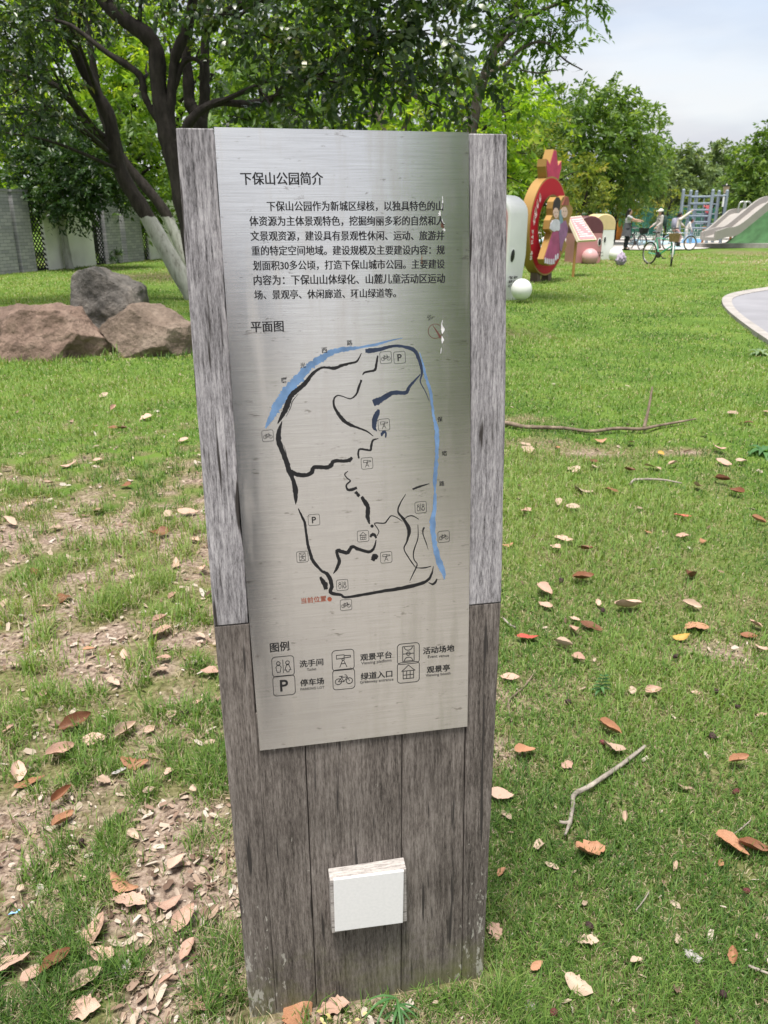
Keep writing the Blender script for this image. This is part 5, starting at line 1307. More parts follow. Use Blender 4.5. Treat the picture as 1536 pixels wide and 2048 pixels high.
# green netting and dark railings at the back of the play area
nf = AT(1262, 450, 54); net = thing('netting_fence', 'tall teal green netting fence on posts behind the playground trees', 'fence', (nf[0], 54, 0))
M_NET = pmat('teal_netting', (.02, .16, .12), rough=.8, var=.2, scale=3, bump=.2)
for i in range(7):
    mb = MB(); mb.tube([(-5 + i * 1.7, 0, 0), (-5 + i * 1.7, 0, 2.0)], .05, 6); mb.build('post', M_NET, net)
for i in range(6):
    mb = MB()
    for k_ in range(17): mb.box((-5 + i * 1.7 + k_ * .1, -.008, .08), (-5 + i * 1.7 + k_ * .1 + .035, .008, 1.9))
    for k_ in range(18): mb.box((-5 + i * 1.7, .01, .1 + k_ * .1), (-3.3 + i * 1.7, .018, .135 + k_ * .1))
    mb.build('net_panel', M_NET, net)
rf_ = AT(1240, 450, 58); irn = thing('iron_fence', 'low dark iron railing fence running behind the whole play area', 'fence', (rf_[0], 58, 0))
M_IRON = pmat('dark_iron', (.025, .03, .04), rough=.5, bump=0)
for i in range(12):
    mb = MB(); x0 = -8 + i * 2.0
    for k_ in range(14): mb.box((x0 + k_ * .143, -.015, .1), (x0 + k_ * .143 + .03, .015, 1.6))
    mb.box((x0, -.02, .2), (x0 + 2, .02, .25)); mb.box((x0, -.02, 1.45), (x0 + 2, .02, 1.5)); mb.build('railing_panel', M_IRON, irn)

# ================================================================== BICYCLES
M_TYRE = pmat('black_rubber', (.015, .015, .016), rough=.8, bump=0); M_RIM = pmat('alloy_rim', (.55, .55, .56), rough=.3, metallic=.8, bump=0); M_BSK = pmat('wicker', (.30, .20, .10), rough=.8, var=.3, scale=30, bump=.4); M_BSKD = pmat('black_basket', (.02, .02, .022), rough=.6, bump=0)
M_BGREEN = pmat('green_frame_paint', (.05, .42, .26), rough=.3, var=.05, bump=0); M_BBLUE = pmat('pale_blue_frame_paint', (.30, .42, .58), rough=.3, var=.05, bump=0); M_BDARK = pmat('dark_frame_paint', (.03, .03, .035), rough=.35, bump=0)
def bicycle(label, loc, heading, R, wb, frame_m, basket_m, steer=0.0, fender_m=None, tilt=0.0):
    root = thing('bicycle', label, 'bicycle', loc, heading, 'bicycles by the playground')
    root.rotation_euler = (tilt, 0, heading)
    hx, hz = wb - .02, R + .52
    ca, sa = math.cos(steer), math.sin(steer)
    def st(p):          # turn about the steering axis at x = hx
        x, y, z = p; dx = x - hx; return (hx + dx * ca - y * sa, dx * sa + y * ca, z)
    def wheel(cx_, turn):
        mb = MB(); n = 36; pt = lambda a_, r_, y=0.0: (cx_ + r_ * math.cos(a_), y, R + r_ * math.sin(a_))
        f_ = st if turn else (lambda p: p)
        ringp = [f_(pt(2 * math.pi * k / n, R - .02)) for k in range(n + 1)]
        mb.tube(ringp, .022, 6, cap=False); tyre = mb.build('wheel', M_TYRE, root, smooth=True)
        mb = MB(); mb.tube([f_(pt(2 * math.pi * k / n, R - .048)) for k in range(n + 1)], .012, 5, cap=False)
        for k in range(12): mb.tube([f_(pt(0, 0, .02 if k % 2 else -.02)), f_(pt(2 * math.pi * k / 12, R - .05))], .003, 3)
        mb.tube([f_((cx_, -.04, R)), f_((cx_, .04, R))], .022, 7); mb.build('rim', M_RIM, tyre)
        mb = MB(); mb.tube([f_(pt(rad(a_), R + .025)) for a_ in range(-10 if turn else 20, 160, 12)], .022, 4, flat=.35); mb.build('mudguard', fender_m or M_RIM, root)
    wheel(0, False); wheel(wb, True)
    bb = (.42, 0, R - .04); seat = (.25, 0, R + .45); hd = (hx - .12, 0, R + .42); hd2 = (hx - .07, 0, R + .24)
    mb = MB()
    for a_, b_, r_ in [(bb, seat, .017), (seat, (hd[0], 0, hd[2] - .02), .015), (bb, hd2, .02), (hd2, hd, .022), ((0, .05, R), bb, .011), ((0, -.05, R), bb, .011), ((0, .05, R), (seat[0] - .01, 0, seat[2] - .05), .010), ((0, -.05, R), (seat[0] - .01, 0, seat[2] - .05), .010)]: mb.tube([a_, b_], r_, 7)
    mb.build('frame', frame_m, root, smooth=True)
    mb = MB(); mb.tube([st((wb, .05, R)), st((hx - .06, .05, R + .22)), hd2], .012, 6); mb.tube([st((wb, -.05, R)), st((hx - .06, -.05, R + .22)), hd2], .012, 6); mb.build('fork', frame_m, root, smooth=True)
    mb = MB(); mb.tube([hd, (hd[0] - .03, 0, hd[2] + .16)], .013, 6)
    mb.tube([st(p) for p in [(hd[0] - .22, .29, hd[2] + .16), (hd[0] - .04, .22, hd[2] + .18), (hd[0] + .02, 0, hd[2] + .16), (hd[0] - .04, -.22, hd[2] + .18), (hd[0] - .22, -.29, hd[2] + .16)]], .013, 6); mb.build('handlebar', M_RIM, root, smooth=True)
    mb = MB(); mb.tube([seat, (seat[0] - .03, 0, seat[2] + .13)], .013, 6); mb.ball((seat[0] - .08, 0, seat[2] + .16), (.13, .085, .04), 14, 8); mb.ball((seat[0] + .06, 0, seat[2] + .155), (.10, .035, .03), 10, 6); mb.build('saddle', M_BDARK, root, smooth=True)
    mb = MB(); mb.tube([(bb[0], -.03, bb[2]), (bb[0], .03, bb[2])], .09, 14); mb.tube([(bb[0], .05, bb[2]), (bb[0] + .14, .07, bb[2] - .09)], .012, 5); mb.tube([(bb[0], -.05, bb[2]), (bb[0] - .14, -.07, bb[2] + .09)], .012, 5); mb.box((bb[0] + .09, .07, bb[2] - .11), (bb[0] + .19, .15, bb[2] - .085)); mb.box((bb[0] - .19, -.15, bb[2] + .08), (bb[0] - .09, -.07, bb[2] + .105)); mb.build('crank', M_BDARK, root)
    if basket_m:
        mb = MB(); bx, bz = hd[0] + .06, hd[2] - .06
        def rect(x0, x1, y_, z_): return [st(p) for p in [(x0, -y_, z_), (x1, -y_, z_), (x1, y_, z_), (x0, y_, z_)]]
        lo = rect(bx + .02, bx + .22, .13, bz); hi = rect(bx, bx + .28, .17, bz + .24); th = rect(bx + .02, bx + .26, .155, bz + .24); tl = rect(bx + .035, bx + .205, .115, bz + .015)
        vs = lo + hi + th + tl; fs = [(0, 1, 2, 3), (12, 13, 14, 15)]
        for i in range(4):
            j = (i + 1) % 4; fs += [(i, j, 4 + j, 4 + i), (4 + i, 4 + j, 8 + j, 8 + i), (8 + i, 8 + j, 12 + j, 12 + i)]
        mb.add(vs, fs); mb.build('basket', basket_m, root)
    return root
rw = G(1297, 528.5)
bicycle('mint green bicycle with a wicker basket parked alone on the grass, front wheel turned', tuple(rw), math.atan2(-.93, .36), .34, 1.06, M_BGREEN, M_BSK, steer=rad(-38), fender_m=M_WHITE)
rb_ = G(1336, 501.5)
bicycle('pale blue bicycle ridden by the person with the raised arm', tuple(rb_), math.atan2(.12, .99), .31, .96, M_BBLUE, None, steer=rad(6), fender_m=M_BBLUE)
rc_ = G(1271, 500)
bicycle('dark bicycle with black basket held by the woman in the grey pinafore', tuple(rc_ + np.array([0, .85, 0])), math.atan2(-.97, .2), .32, 1.0, M_BDARK, M_BSKD, steer=rad(8), fender_m=M_BDARK)

# ================================================================== PEOPLE
M_SKIN = pmat('skin', (.55, .33, .25), rough=.5, var=.06, bump=0); M_HAIR = pmat('black_hair', (.012, .010, .010), rough=.45, var=.3, scale=40, bump=.3, bscale=90)
def remesh(o, vox):
    m_ = o.modifiers.new('remesh', 'REMESH'); m_.mode = 'VOXEL'; m_.voxel_size = vox; m_.use_smooth_shade = True
    s_ = o.modifiers.new('smooth', 'SMOOTH'); s_.factor = .5; s_.iterations = 2
    return o
def V3(*p): return Vector(p)
def person(label, loc, rz, H, pose=None, top=None, sleeve='long', legs=None, skirt=None, shoes=None, hair='long', hat=None, pack=None, lean=0.0, vox=.011, apron=None, group='people at the playground'):
    """local frame: x ahead, y to the left, z up; pose overrides joints of a 1.65 m figure"""
    k = H / 1.65
    root = thing('person', label, 'person', loc, rz, group)
    J = dict(pelvis=(0, 0, .90), waist=(0, 0, 1.06), chest=(.01, 0, 1.25), neck=(0, 0, 1.41), head=(.025, 0, 1.545))
    for s_, n_ in ((1, 'l'), (-1, 'r')):
        J.update({'hip' + n_: (0, .085 * s_, .88), 'knee' + n_: (.03, .10 * s_, .49), 'ankle' + n_: (0, .10 * s_, .09), 'toe' + n_: (.15, .115 * s_, .035),
                  'sh' + n_: (0, .165 * s_, 1.355), 'el' + n_: (-.03, .215 * s_, 1.09), 'wr' + n_: (.05, .22 * s_, .86)})
    J.update(pose or {})
    J = {a_: Vector(b_) * k for a_, b_ in J.items()}
    r = lambda x: x * k
    body = MB()
    body.tube([J['pelvis'], J['waist'], J['chest'], J['neck']], [r(.135), r(.115), r(.13), r(.055)], 14, flat=.75)
    body.tube([J['neck'] - V3(0, 0, r(.05)), J['head']], [r(.055), r(.05)], 10)
    hd = J['head']; body.ball(hd, (r(.092), r(.076), r(.115)), 16, 12); body.ball(hd + V3(r(.02), 0, -r(.06)), (r(.065), r(.055), r(.065)), 12, 8)
    body.ball(hd + V3(r(.097), 0, -r(.012)), (r(.018), r(.013), r(.022)), 8, 6)
    for s_ in (1, -1): body.ball(hd + V3(-r(.005), s_ * r(.078), -r(.01)), (r(.018), r(.012), r(.03)), 8, 6)
    for n_, s_ in (('l', 1), ('r', -1)):
        body.tube([J['hip' + n_], J['knee' + n_], J['ankle' + n_]], [r(.088), r(.058), r(.036)], 12)
        body.ball(J['knee' + n_], r(.057), 10, 7)
        body.tube([J['ankle' + n_], (J['ankle' + n_] + J['toe' + n_]) / 2 - V3(0, 0, r(.01)), J['toe' + n_]], [r(.04), r(.042), r(.03)], 10)
        body.tube([J['chest'] + V3(0, s_ * r(.06), r(.08)), J['sh' + n_], J['el' + n_], J['wr' + n_]], [r(.06), r(.055), r(.042), r(.027)], 10)
        body.ball(J['sh' + n_], r(.056), 10, 7)
        fd_ = (J['wr' + n_] - J['el' + n_]).normalized(); sd = fd_.cross(V3(0, 0, 1)); sd = sd.normalized() if sd.length > .1 else V3(1, 0, 0); up_ = sd.cross(fd_)
        pc = J['wr' + n_] + fd_ * r(.05); body.tube([J['wr' + n_], pc, pc + fd_ * r(.04)], [r(.024), r(.036), r(.032)], 10, flat=.55)
        for q_, ln in enumerate((.060, .074, .070, .052)):
            b0 = pc + fd_ * r(.035) + sd * r(-.027 + q_ * .018); body.tube([b0, b0 + fd_ * r(ln * .55) - up_ * r(.006), b0 + fd_ * r(ln) - up_ * r(.022)], [r(.0095), r(.009), r(.008)], 6)
        b0 = pc - fd_ * r(.02) - sd * r(.03); body.tube([b0, b0 - sd * r(.028) + fd_ * r(.03), b0 - sd * r(.03) + fd_ * r(.06)], [r(.012), r(.010), r(.009)], 6)
    bo = remesh(body.build('body', M_SKIN, root, smooth=True), vox)
    for s_ in (1, -1):
        e = MB(); e.ball(hd + V3(r(.083), s_ * r(.032), r(.008)), (r(.012), r(.016), r(.010)), 8, 6); e.build('eye', M_BLACK, root, smooth=True)
    e = MB(); e.ball(hd + V3(r(.085), 0, -r(.058)), (r(.008), r(.024), r(.007)), 8, 5); e.build('mouth', pmat('lips', (.35, .12, .11), bump=0), root, smooth=True)
    if top:
        c = MB(); c.tube([J['pelvis'] - V3(0, 0, r(.06)), J['waist'], J['chest'], J['neck'] - V3(0, 0, r(.02))], [r(.165), r(.145), r(.155), r(.075)], 14, flat=.8)
        for n_, s_ in (('l', 1), ('r', -1)):
            end = J['wr' + n_] if sleeve == 'long' else J['sh' + n_].lerp(J['el' + n_], .6)
            pts = [J['chest'] + V3(0, s_ * r(.05), r(.07)), J['sh' + n_]] + ([J['el' + n_]] if sleeve == 'long' else []) + [end]
            c.tube(pts, [r(.085), r(.074)] + ([r(.06)] if sleeve == 'long' else []) + [r(.045 if sleeve == 'long' else .066)], 10); c.ball(J['sh' + n_], r(.073), 10, 7)
        remesh(c.build('top', top, root, smooth=True), vox * 1.2)
    if legs:
        c = MB(); c.tube([J['pelvis'] + V3(0, 0, r(.10)), J['pelvis'] - V3(0, 0, r(.06))], [r(.14), r(.155)], 14, flat=.8)
        for n_ in 'lr':
            c.tube([J['pelvis'] * .4 + J['hip' + n_] * .6, J['hip' + n_], J['knee' + n_], J['ankle' + n_] + V3(0, 0, r(.02))], [r(.12), r(.115), r(.085), r(.075)], 12); c.ball(J['knee' + n_], r(.083), 10, 7)
        remesh(c.build('trousers', legs, root, smooth=True), vox * 1.2)
    if skirt:
        c = MB(); c.tube([J['waist'] + V3(0, 0, r(.05)), J['waist'] - V3(0, 0, r(.05)), J['pelvis'] - V3(0, 0, r(.1)), J['pelvis'] - V3(0, 0, r(.32))], [r(.15), r(.16), r(.20), r(.235)], 18, flat=.9); c.build('skirt', skirt, root, smooth=True)
    for n_ in 'lr':
        a_, t_2 = J['ankle' + n_], J['toe' + n_]; c = MB(); d_ = (t_2 - a_); c.tube([a_ - d_ * .35 - V3(0, 0, r(.035)), a_ + d_ * .3 - V3(0, 0, r(.025)), t_2, t_2 + d_ * .2], [r(.042), r(.052), r(.045), r(.02)], 10, flat=.8); c.build('shoe', shoes or M_BLACK, root, smooth=True)
    if hair:
        c = MB(); c.ball(hd + V3(-r(.022), 0, r(.022)), (r(.098), r(.092), r(.118)), 16, 11)
        if hair == 'long': c.tube([hd + V3(-r(.05), 0, r(.02)), hd + V3(-r(.085), 0, -r(.10)), hd + V3(-r(.09), 0, -r(.24)), hd + V3(-r(.085), 0, -r(.38))], [r(.08), r(.085), r(.07), r(.03)], 12)
        if hair == 'tail': c.tube([hd + V3(-r(.09), 0, r(.04)), hd + V3(-r(.15), 0, -r(.02)), hd + V3(-r(.15), 0, -r(.18))], [r(.03), r(.035), r(.012)], 10)
        remesh(c.build('hair', M_HAIR, root, smooth=True), vox)
    if hat:
        c = MB(); c.ball(hd + V3(-r(.012), 0, r(.055)), (r(.112), r(.102), r(.085)), 18, 10); c.tube([hd + V3(r(.06), 0, r(.05)), hd + V3(r(.12), 0, r(.045)), hd + V3(r(.185), 0, r(.030))], [r(.085), r(.080), r(.05)], 14, flat=.14); c.build('cap', hat, root, smooth=True)
    if pack:
        b_ = J['chest'] + V3(-r(.20), 0, -r(.04)); c = MB(); c.tube([b_ - V3(0, 0, r(.23)), b_ - V3(0, 0, r(.18)), b_ + V3(0, 0, r(.13)), b_ + V3(0, 0, r(.2))], [r(.12), r(.155), r(.14), r(.08)], 14, flat=.75); po_ = c.build('backpack', pack, root, smooth=True)
        for s_ in (1, -1): c = MB(); c.tube([b_ + V3(r(.05), s_ * r(.1), r(.15)), J['sh' + ('l' if s_ > 0 else 'r')] + V3(r(.02), -s_ * r(.05), r(.09)), J['chest'] + V3(r(.15), s_ * r(.1), 0), b_ + V3(r(.05), s_ * r(.12), -r(.16))], r(.016), 6); c.build('strap', pack, po_, smooth=True)
    return root
cl = lambda n_, c_: pmat(n_, c_, rough=.85, var=.15, scale=9, bump=.25, bscale=30)
p1 = G(1250, 500.5)
person('woman with long black hair in grey pinafore and dark trousers holding a handlebar', tuple(p1), rad(-8), 1.68, dict(elr=(.24, -.20, 1.24), wrr=(.50, -.17, 1.20), ell=(.22, .20, 1.20), wrl=(.47, .18, 1.16), head=(.045, 0, 1.545)), top=cl('pale_grey_shirt', (.42, .42, .46)), sleeve='short', legs=cl('navy_trousers', (.012, .014, .022)), skirt=cl('charcoal_pinafore', (.085, .085, .10)), hair='long')
p2 = G(1314, 499)
person('walker in white cap and pale jacket with dark backpack, heading left', tuple(p2), rad(186), 1.68, dict(ell=(.03, .21, 1.10), wrl=(.22, .2, .95), elr=(.05, -.21, 1.10), wrr=(.26, -.17, .98), kneel=(.12, .1, .5), anklel=(.10, .1, .09), toel=(.25, .11, .035), ankler=(-.16, -.1, .11), toer=(-.03, -.11, .035), kneer=(-.02, -.1, .49)), top=cl('pale_jacket', (.45, .42, .40)), legs=cl('stone_trousers', (.38, .36, .35)), hair='long', hat=cl('white_cap', (.78, .75, .70)), pack=cl('dark_green_backpack', (.03, .06, .055)))
p3 = G(1343, 501)
person('rider in pink trousers with lilac backpack raising one arm high', (p3[0], p3[1], .0), rad(7), 1.5, dict(pelvis=(.05, 0, .96), waist=(.10, 0, 1.12), chest=(.17, 0, 1.30), neck=(.20, 0, 1.45), head=(.235, 0, 1.585), shl=(.18, .165, 1.40), shr=(.18, -.165, 1.40), ell=(.40, .20, 1.22), wrl=(.56, .18, 1.10), elr=(.42, -.20, 1.58), wrr=(.66, -.2, 1.76), hipl=(.06, .085, .94), hipr=(.06, -.085, .94), kneel=(.36, .11, .78), kneer=(.30, -.11, .62), anklel=(.30, .12, .40), ankler=(.18, -.12, .25), toel=(.45, .12, .36), toer=(.33, -.12, .21)), top=cl('cream_top', (.62, .56, .52)), legs=cl('pink_trousers', (.55, .32, .33)), hair='tail', pack=cl('lilac_backpack', (.34, .33, .46)), shoes=cl('white_shoe', (.6, .6, .6)))
p4 = G(1370, 488)
person('child in white shirt and trousers bending forward beside the climbing frame', tuple(p4), rad(-20), 1.30, dict(waist=(.03, 0, 1.06), chest=(.12, 0, 1.23), neck=(.20, 0, 1.37), head=(.28, 0, 1.48), shl=(.14, .165, 1.33), shr=(.14, -.165, 1.33), ell=(.22, .2, 1.08), wrl=(.30, .17, .88), elr=(.22, -.2, 1.08), wrr=(.32, -.17, .90)), top=cl('white_shirt', (.70, .68, .66)), legs=cl('white_trousers', (.62, .60, .60)), hair='short')
for (px_, y_, lb, c_) in [(1412, 46.3, 'small child in red top on the upper rungs, left of another', (.50, .10, .12)), (1417.5, 46.6, 'small child in pink top on the upper rungs, right of another', (.55, .20, .26))]:
    q_ = AT(px_, 437, y_); person(lb, (q_[0], y_, .93), rad(100), 1.15, dict(ell=(.15, .2, 1.35), wrl=(.3, .16, 1.5), elr=(.15, -.2, 1.35), wrr=(.3, -.16, 1.5)), top=cl('child_top', c_), legs=cl('child_trousers', (.1, .1, .14)), hair='short', vox=.02)

# ================================================================== FALLEN LEAVES, TWIGS, PODS, WEEDS
def dry_leaf_mat(name, c1, c2):
    m, t, b, l = new_mat(name)
    co = nd(t, 'ShaderNodeTexCoord'); n = nd(t, 'ShaderNodeTexNoise', Scale=38, Detail=5, Roughness=.65); l(co.outputs['Object'], n.inputs['Vector'])
    oi = nd(t, 'ShaderNodeObjectInfo')
    ad = nd(t, 'ShaderNodeMath', operation='MULTIPLY_ADD'); ad.inputs[1].default_value = .35; l(oi.outputs['Random'], ad.inputs[0]); l(n.outputs['Fac'], ad.inputs[2])
    r_ = ramp(t, [(.42, c1), (.82, c2)]); l(ad.outputs[0], r_.inputs[0])
    # veins as a faint lighter net
    wv = nd(t, 'ShaderNodeTexVoronoi', feature='DISTANCE_TO_EDGE', Scale=110); l(co.outputs['Object'], wv.inputs['Vector'])
    rv = ramp(t, [(.0, (1.15, 1.12, 1.1)), (.06, (1, 1, 1))]); l(wv.outputs['Distance'], rv.inputs[0])
    mu = nd(t, 'ShaderNodeMix', data_type='RGBA', blend_type='MULTIPLY'); mu.inputs[0].default_value = .7; l(r_.outputs[0], mu.inputs[6]); l(rv.outputs[0], mu.inputs[7])
    l(mu.outputs[2], b.inputs['Base Color']); b.inputs['Roughness'].default_value = .55; b.inputs['Specular IOR Level'].default_value = .3
    bp = nd(t, 'ShaderNodeBump', Strength=.4, Distance=.002); l(n.outputs['Fac'], bp.inputs['Height']); l(bp.outputs[0], b.inputs['Normal'])
    return m
LEAFM = {'P': ('pinkish tan', dry_leaf_mat('pinkish_tan_leaf', (.33, .20, .15), (.50, .345, .27))), 'T': ('pale tan', dry_leaf_mat('pale_tan_leaf', (.30, .21, .155), (.46, .35, .27))), 'O': ('orange brown', dry_leaf_mat('orange_brown_leaf', (.23, .105, .055), (.39, .205, .12))),
         'B': ('dark brown', dry_leaf_mat('dark_brown_leaf', (.10, .042, .022), (.22, .095, .048))), 'R': ('red', dry_leaf_mat('red_leaf', (.38, .06, .045), (.50, .14, .10))), 'Y': ('yellow', dry_leaf_mat('yellow_leaf', (.38, .22, .04), (.48, .31, .08))), 'G': ('greyish', dry_leaf_mat('grey_leaf', (.26, .24, .235), (.40, .375, .37)))}
def leaf_mesh(seed, wide, fold, bend, twist, torn, mt):
    rr = random.Random(seed); nl, nw = 13, 7
    vs, fs = [], []
    for i in range(nl):
        t_ = i / (nl - 1); w_ = wide * (math.sin(math.pi * min(1, .04 + t_ * .96) ** .85) ** .75 * .5 + .004)
        for j in range(nw):
            s_ = (j / (nw - 1) - .5) * 2
            jag = 1 + (torn * (rr.random() - .6) if abs(s_) == 1 else 0)
            y = s_ * w_ * jag; x = t_ - .5
            z = fold * abs(s_) ** 1.4 * w_ * 2 + bend * ((t_ - .5) ** 2) * 1.6 + twist * s_ * (t_ - .5) * w_ * 2 + .02 * math.sin(9 * t_ + seed) * abs(s_) + .012 * rr.uniform(-1, 1) * abs(s_)
            vs.append((x, y, z))
    for i in range(nl - 1):
        for j in range(nw - 1): fs.append((i*nw+j, (i+1)*nw+j, (i+1)*nw+j+1, i*nw+j+1))
    o = len(vs); vs += [(-.5, .008, .0 + bend * .4), (-.5, -.008, bend * .4), (-.64, -.006, bend * .55), (-.64, .006, bend * .55)]; fs.append((o, o+1, o+2, o+3))
    me = bpy.data.meshes.new('dry_leaf'); me.from_pydata(vs, [], fs); me.materials.append(mt); me.polygons.foreach_set('use_smooth', [True] * len(me.polygons)); me.update(); return me
SHAPES = [(.54, .12, .12, .1, .22), (.60, .30, .20, -.2, .2), (.50, .5, .35, .3, .2), (.68, .08, -.15, .25, .5), (.56, -.25, .25, .1, .4), (.40, .75, .3, -.3, .2), (.66, .2, .45, .4, .6), (.56, .02, .08, -.15, .15)]
SHAPE_WORD = ['flat', 'cupped', 'folded', 'broad', 'arched', 'tightly rolled', 'crinkled', 'smooth']
_lm = {}
def get_leaf(c, sh):
    if (c, sh) not in _lm: _lm[(c, sh)] = leaf_mesh(ord(c) + sh * 7, *SHAPES[sh], LEAFM[c][1])
    return _lm[(c, sh)]
# picture column, row, length there, colour, shape (None = drawn), heading in degrees (None = drawn)
LEAVES = '''1365 1038 32 R 0 5|1363 1083 26 P 1|1127 1088 36 P 0 -40|1111 1107 26 P 3|1171 1109 26 B 2|1294 1070 20 O 0|1406 1088 20 O 4|1145 1025 26 T 0 10|1116 1015 20 T 1|1279 1022 16 T 3|1052 1036 24 P 6|1516 1052 28 O 5 -50|1014 1101 22 O 4
1166 1166 40 B 2 10|1382 1159 40 B 5 45|1089 1190 38 P 1 -60|1090 1214 28 P 0|1257 1221 50 P 2 5|1197 1212 16 P 6|1382 1217 34 T 2 -15|1183 1259 42 B 0 -25|1146 1268 32 P 2|1148 1244 22 P 0|1056 1279 40 R 7 0|1394 1258 46 O 3 10|1508 1256 28 P 1|1498 1273 28 B 0 -20|1362 1279 30 Y 4 -10|1522 1305 24 P 6|1157 1326 32 P 1 -60|1128 1300 38 T 5 -50|1020 1367 34 P 0|1264 1385 20 T 3 80|1306 1394 30 P 1 -5|1388 1397 18 P 6|1219 1467 44 O 5 -40|1523 1434 18 P 0
1049 1522 44 O 1 25|1134 1543 24 P 3|1226 1513 40 T 6 -20|1476 1537 40 O 2 15|1002 1608 44 P 7 0|1013 1645 28 T 0|1369 1585 28 T 6|1177 1719 62 O 6 20|1461 1703 62 O 1 -40|1505 1706 54 B 2 -15|1438 1735 18 O 2|1250 1646 24 T 5|1465 1920 34 O 2 70|1157 1985 54 T 4 -40|1270 1936 24 T 1|1387 1921 34 G 4 -30|1175 1893 38 T 3|1347 1739 22 T 5 60|1078 1704 28 T 6|1052 2026 32 G 3|1103 1748 28 T 0|1002 1766 20 O 1|987 1875 38 P 3|1072 1947 22 O 0
1535 831 22 P 0|1490 853 26 B 3|1201 886 22 O 4|1262 891 22 T 0|1438 907 28 P 6|1322 912 15 Y 1|1447 932 28 P 0|1483 929 22 T 1|1304 940 32 P 3|1346 938 18 P 5|1190 940 24 T 0|1146 941 28 T 3|1259 945 20 B 2|1186 928 20 B 0|1056 902 32 T 3|1052 892 22 T 0|1445 969 28 B 5 -50|1394 978 28 P 1|1463 834 24 T 0|1221 987 30 B 3|1165 987 38 T 4|1472 992 28 B 2|1114 900 15 O 1|1407 877 18 T 0
208 793 22 T 0|227 821 20 P 5 80|291 845 24 P 3|227 864 20 B 0|245 869 16 B 2|139 937 30 P 4 20|100 972 20 T 1|195 931 20 P 0|253 977 26 B 3|197 1027 36 P 0|378 1032 38 P 7 10|337 1036 28 T 0|19 1050 36 T 2|316 1078 36 B 6|406 1147 28 P 1|91 1221 28 P 0|130 1205 38 B 4 -45|347 1202 26 P 5 70|11 1213 24 T 1|322 1255 30 P 5 50|319 1275 46 P 3 30|70 1155 28 B 2|14 944 22 P 0|352 1135 28 P 4|366 888 22 P 0|103 835 14 T 1
157 1461 58 B 2 25|192 1494 44 P 7 0|124 1523 52 P 2 45|252 1475 52 T 5 65|272 1545 48 O 4 5|38 1561 46 P 1|62 1576 52 O 7 40|128 1607 42 B 5 50|130 1656 48 O 2 65|241 1559 26 G 0|210 1574 26 T 3|268 1685 28 T 1|228 1375 32 T 0 -30|321 1353 30 T 3|422 1355 38 P 0|356 1745 38 P 1 60|252 1789 60 O 4 -25|263 1822 64 P 3 -10|197 1884 66 P 1 80|208 1930 54 P 6 -20|338 1822 52 P 4 35|372 1859 54 P 1 60|24 1948 72 P 7 40|119 1954 58 B 2 50|69 1970 48 P 0 60|252 1952 44 G 7 75|175 1990 64 T 2 45|170 2040 64 P 3 0|378 1921 42 P 1|425 1848 36 T 2 60|405 2034 54 P 6 45|435 2003 44 P 3|110 1745 24 T 0|170 1782 20 T 1|336 1988 28 P 5|44 1789 22 T 0|600 2030 78 O 4 55|668 2030 56 P 3 10
300 1470 30 P 0|345 1440 26 T 3|400 1420 24 P 1|300 1600 22 T 0|340 1560 24 P 3|390 1600 22 T 1|420 1500 20 T 0|90 1400 24 P 1|30 1340 26 T 0|250 1320 24 P 4|180 1310 22 O 1|400 1280 26 T 3|440 1230 22 P 0|150 1130 20 T 1|60 1010 22 P 3|110 1060 24 T 0|390 1090 22 P 1|270 1160 20 T 4|330 1330 26 P 3|20 1470 24 P 0|300 1900 26 T 0|420 1960 28 P 1|90 1860 22 P 4'''
rr = random.Random(17); items = []
for rec in LEAVES.replace('\n', '|').split('|'):
    q = rec.split(); px_, py_, ln, c = float(q[0]), float(q[1]), float(q[2]), q[3]; sh = int(q[4]); hd_ = float(q[5]) if len(q) > 5 else rr.uniform(0, 360)
    g = G(px_, py_); Lw = min(.135, max(.03, ln * depth(g) / FPX * 1.12)); items.append([px_, py_, g, Lw, c, sh, hd_])
LANDMARKS = [('crooked grey stick', G(1190, 1600)), ('long fallen branch', G(1200, 865)), ('feathery green seedling', G(1200, 1380)), ('left sign foot', np.array([-.26, 1.05, 0])), ('right sign foot', np.array([.22, 1.2, 0])), ('boulders', G(200, 735)), ('curved path', G(1450, 640)),
             ('right edge rosette weed', G(1525, 905)), ('blue plastic scrap', G(33, 1848))]
def size_word(L): return 'large' if L > .095 else 'small' if L < .05 else 'middling'
def rel(it):
    best = min(LANDMARKS, key=lambda k: np.linalg.norm((k[1] - it[2])[:2]) + (0 if np.linalg.norm((k[1] - it[2])[:2]) > .02 else 9))
    d = (it[2] - best[1])[:2]; side = ('right of' if d[0] > 0 else 'left of') if abs(d[0]) > abs(d[1]) else ('beyond' if d[1] > 0 else 'in front of')
    return side, best[0], float(np.linalg.norm(d))
seen = {}
for it in items:
    s_, lm_, d_ = rel(it); it += [s_, lm_, d_]
    seen.setdefault((size_word(it[3]), LEAFM[it[4]][0], SHAPE_WORD[it[5]], s_, lm_), []).append(it)
ORD = ['nearest', 'second nearest', 'third nearest', 'fourth nearest', 'fifth nearest', 'sixth nearest', 'seventh nearest', 'eighth nearest', 'ninth nearest']
for key, its in seen.items():
    its.sort(key=lambda q: q[9])
    for k_, it in enumerate(its):
        sz, cw, sw, s_, lm_ = key; sz = '' if sz == 'middling' else sz + ' '
        it.append((f'{sz}{sw} {cw} dry leaf {s_} the {lm_}') if len(its) == 1 else (f'{ORD[k_]} {sz}{sw} {cw} dry leaf {s_} the {lm_}'))
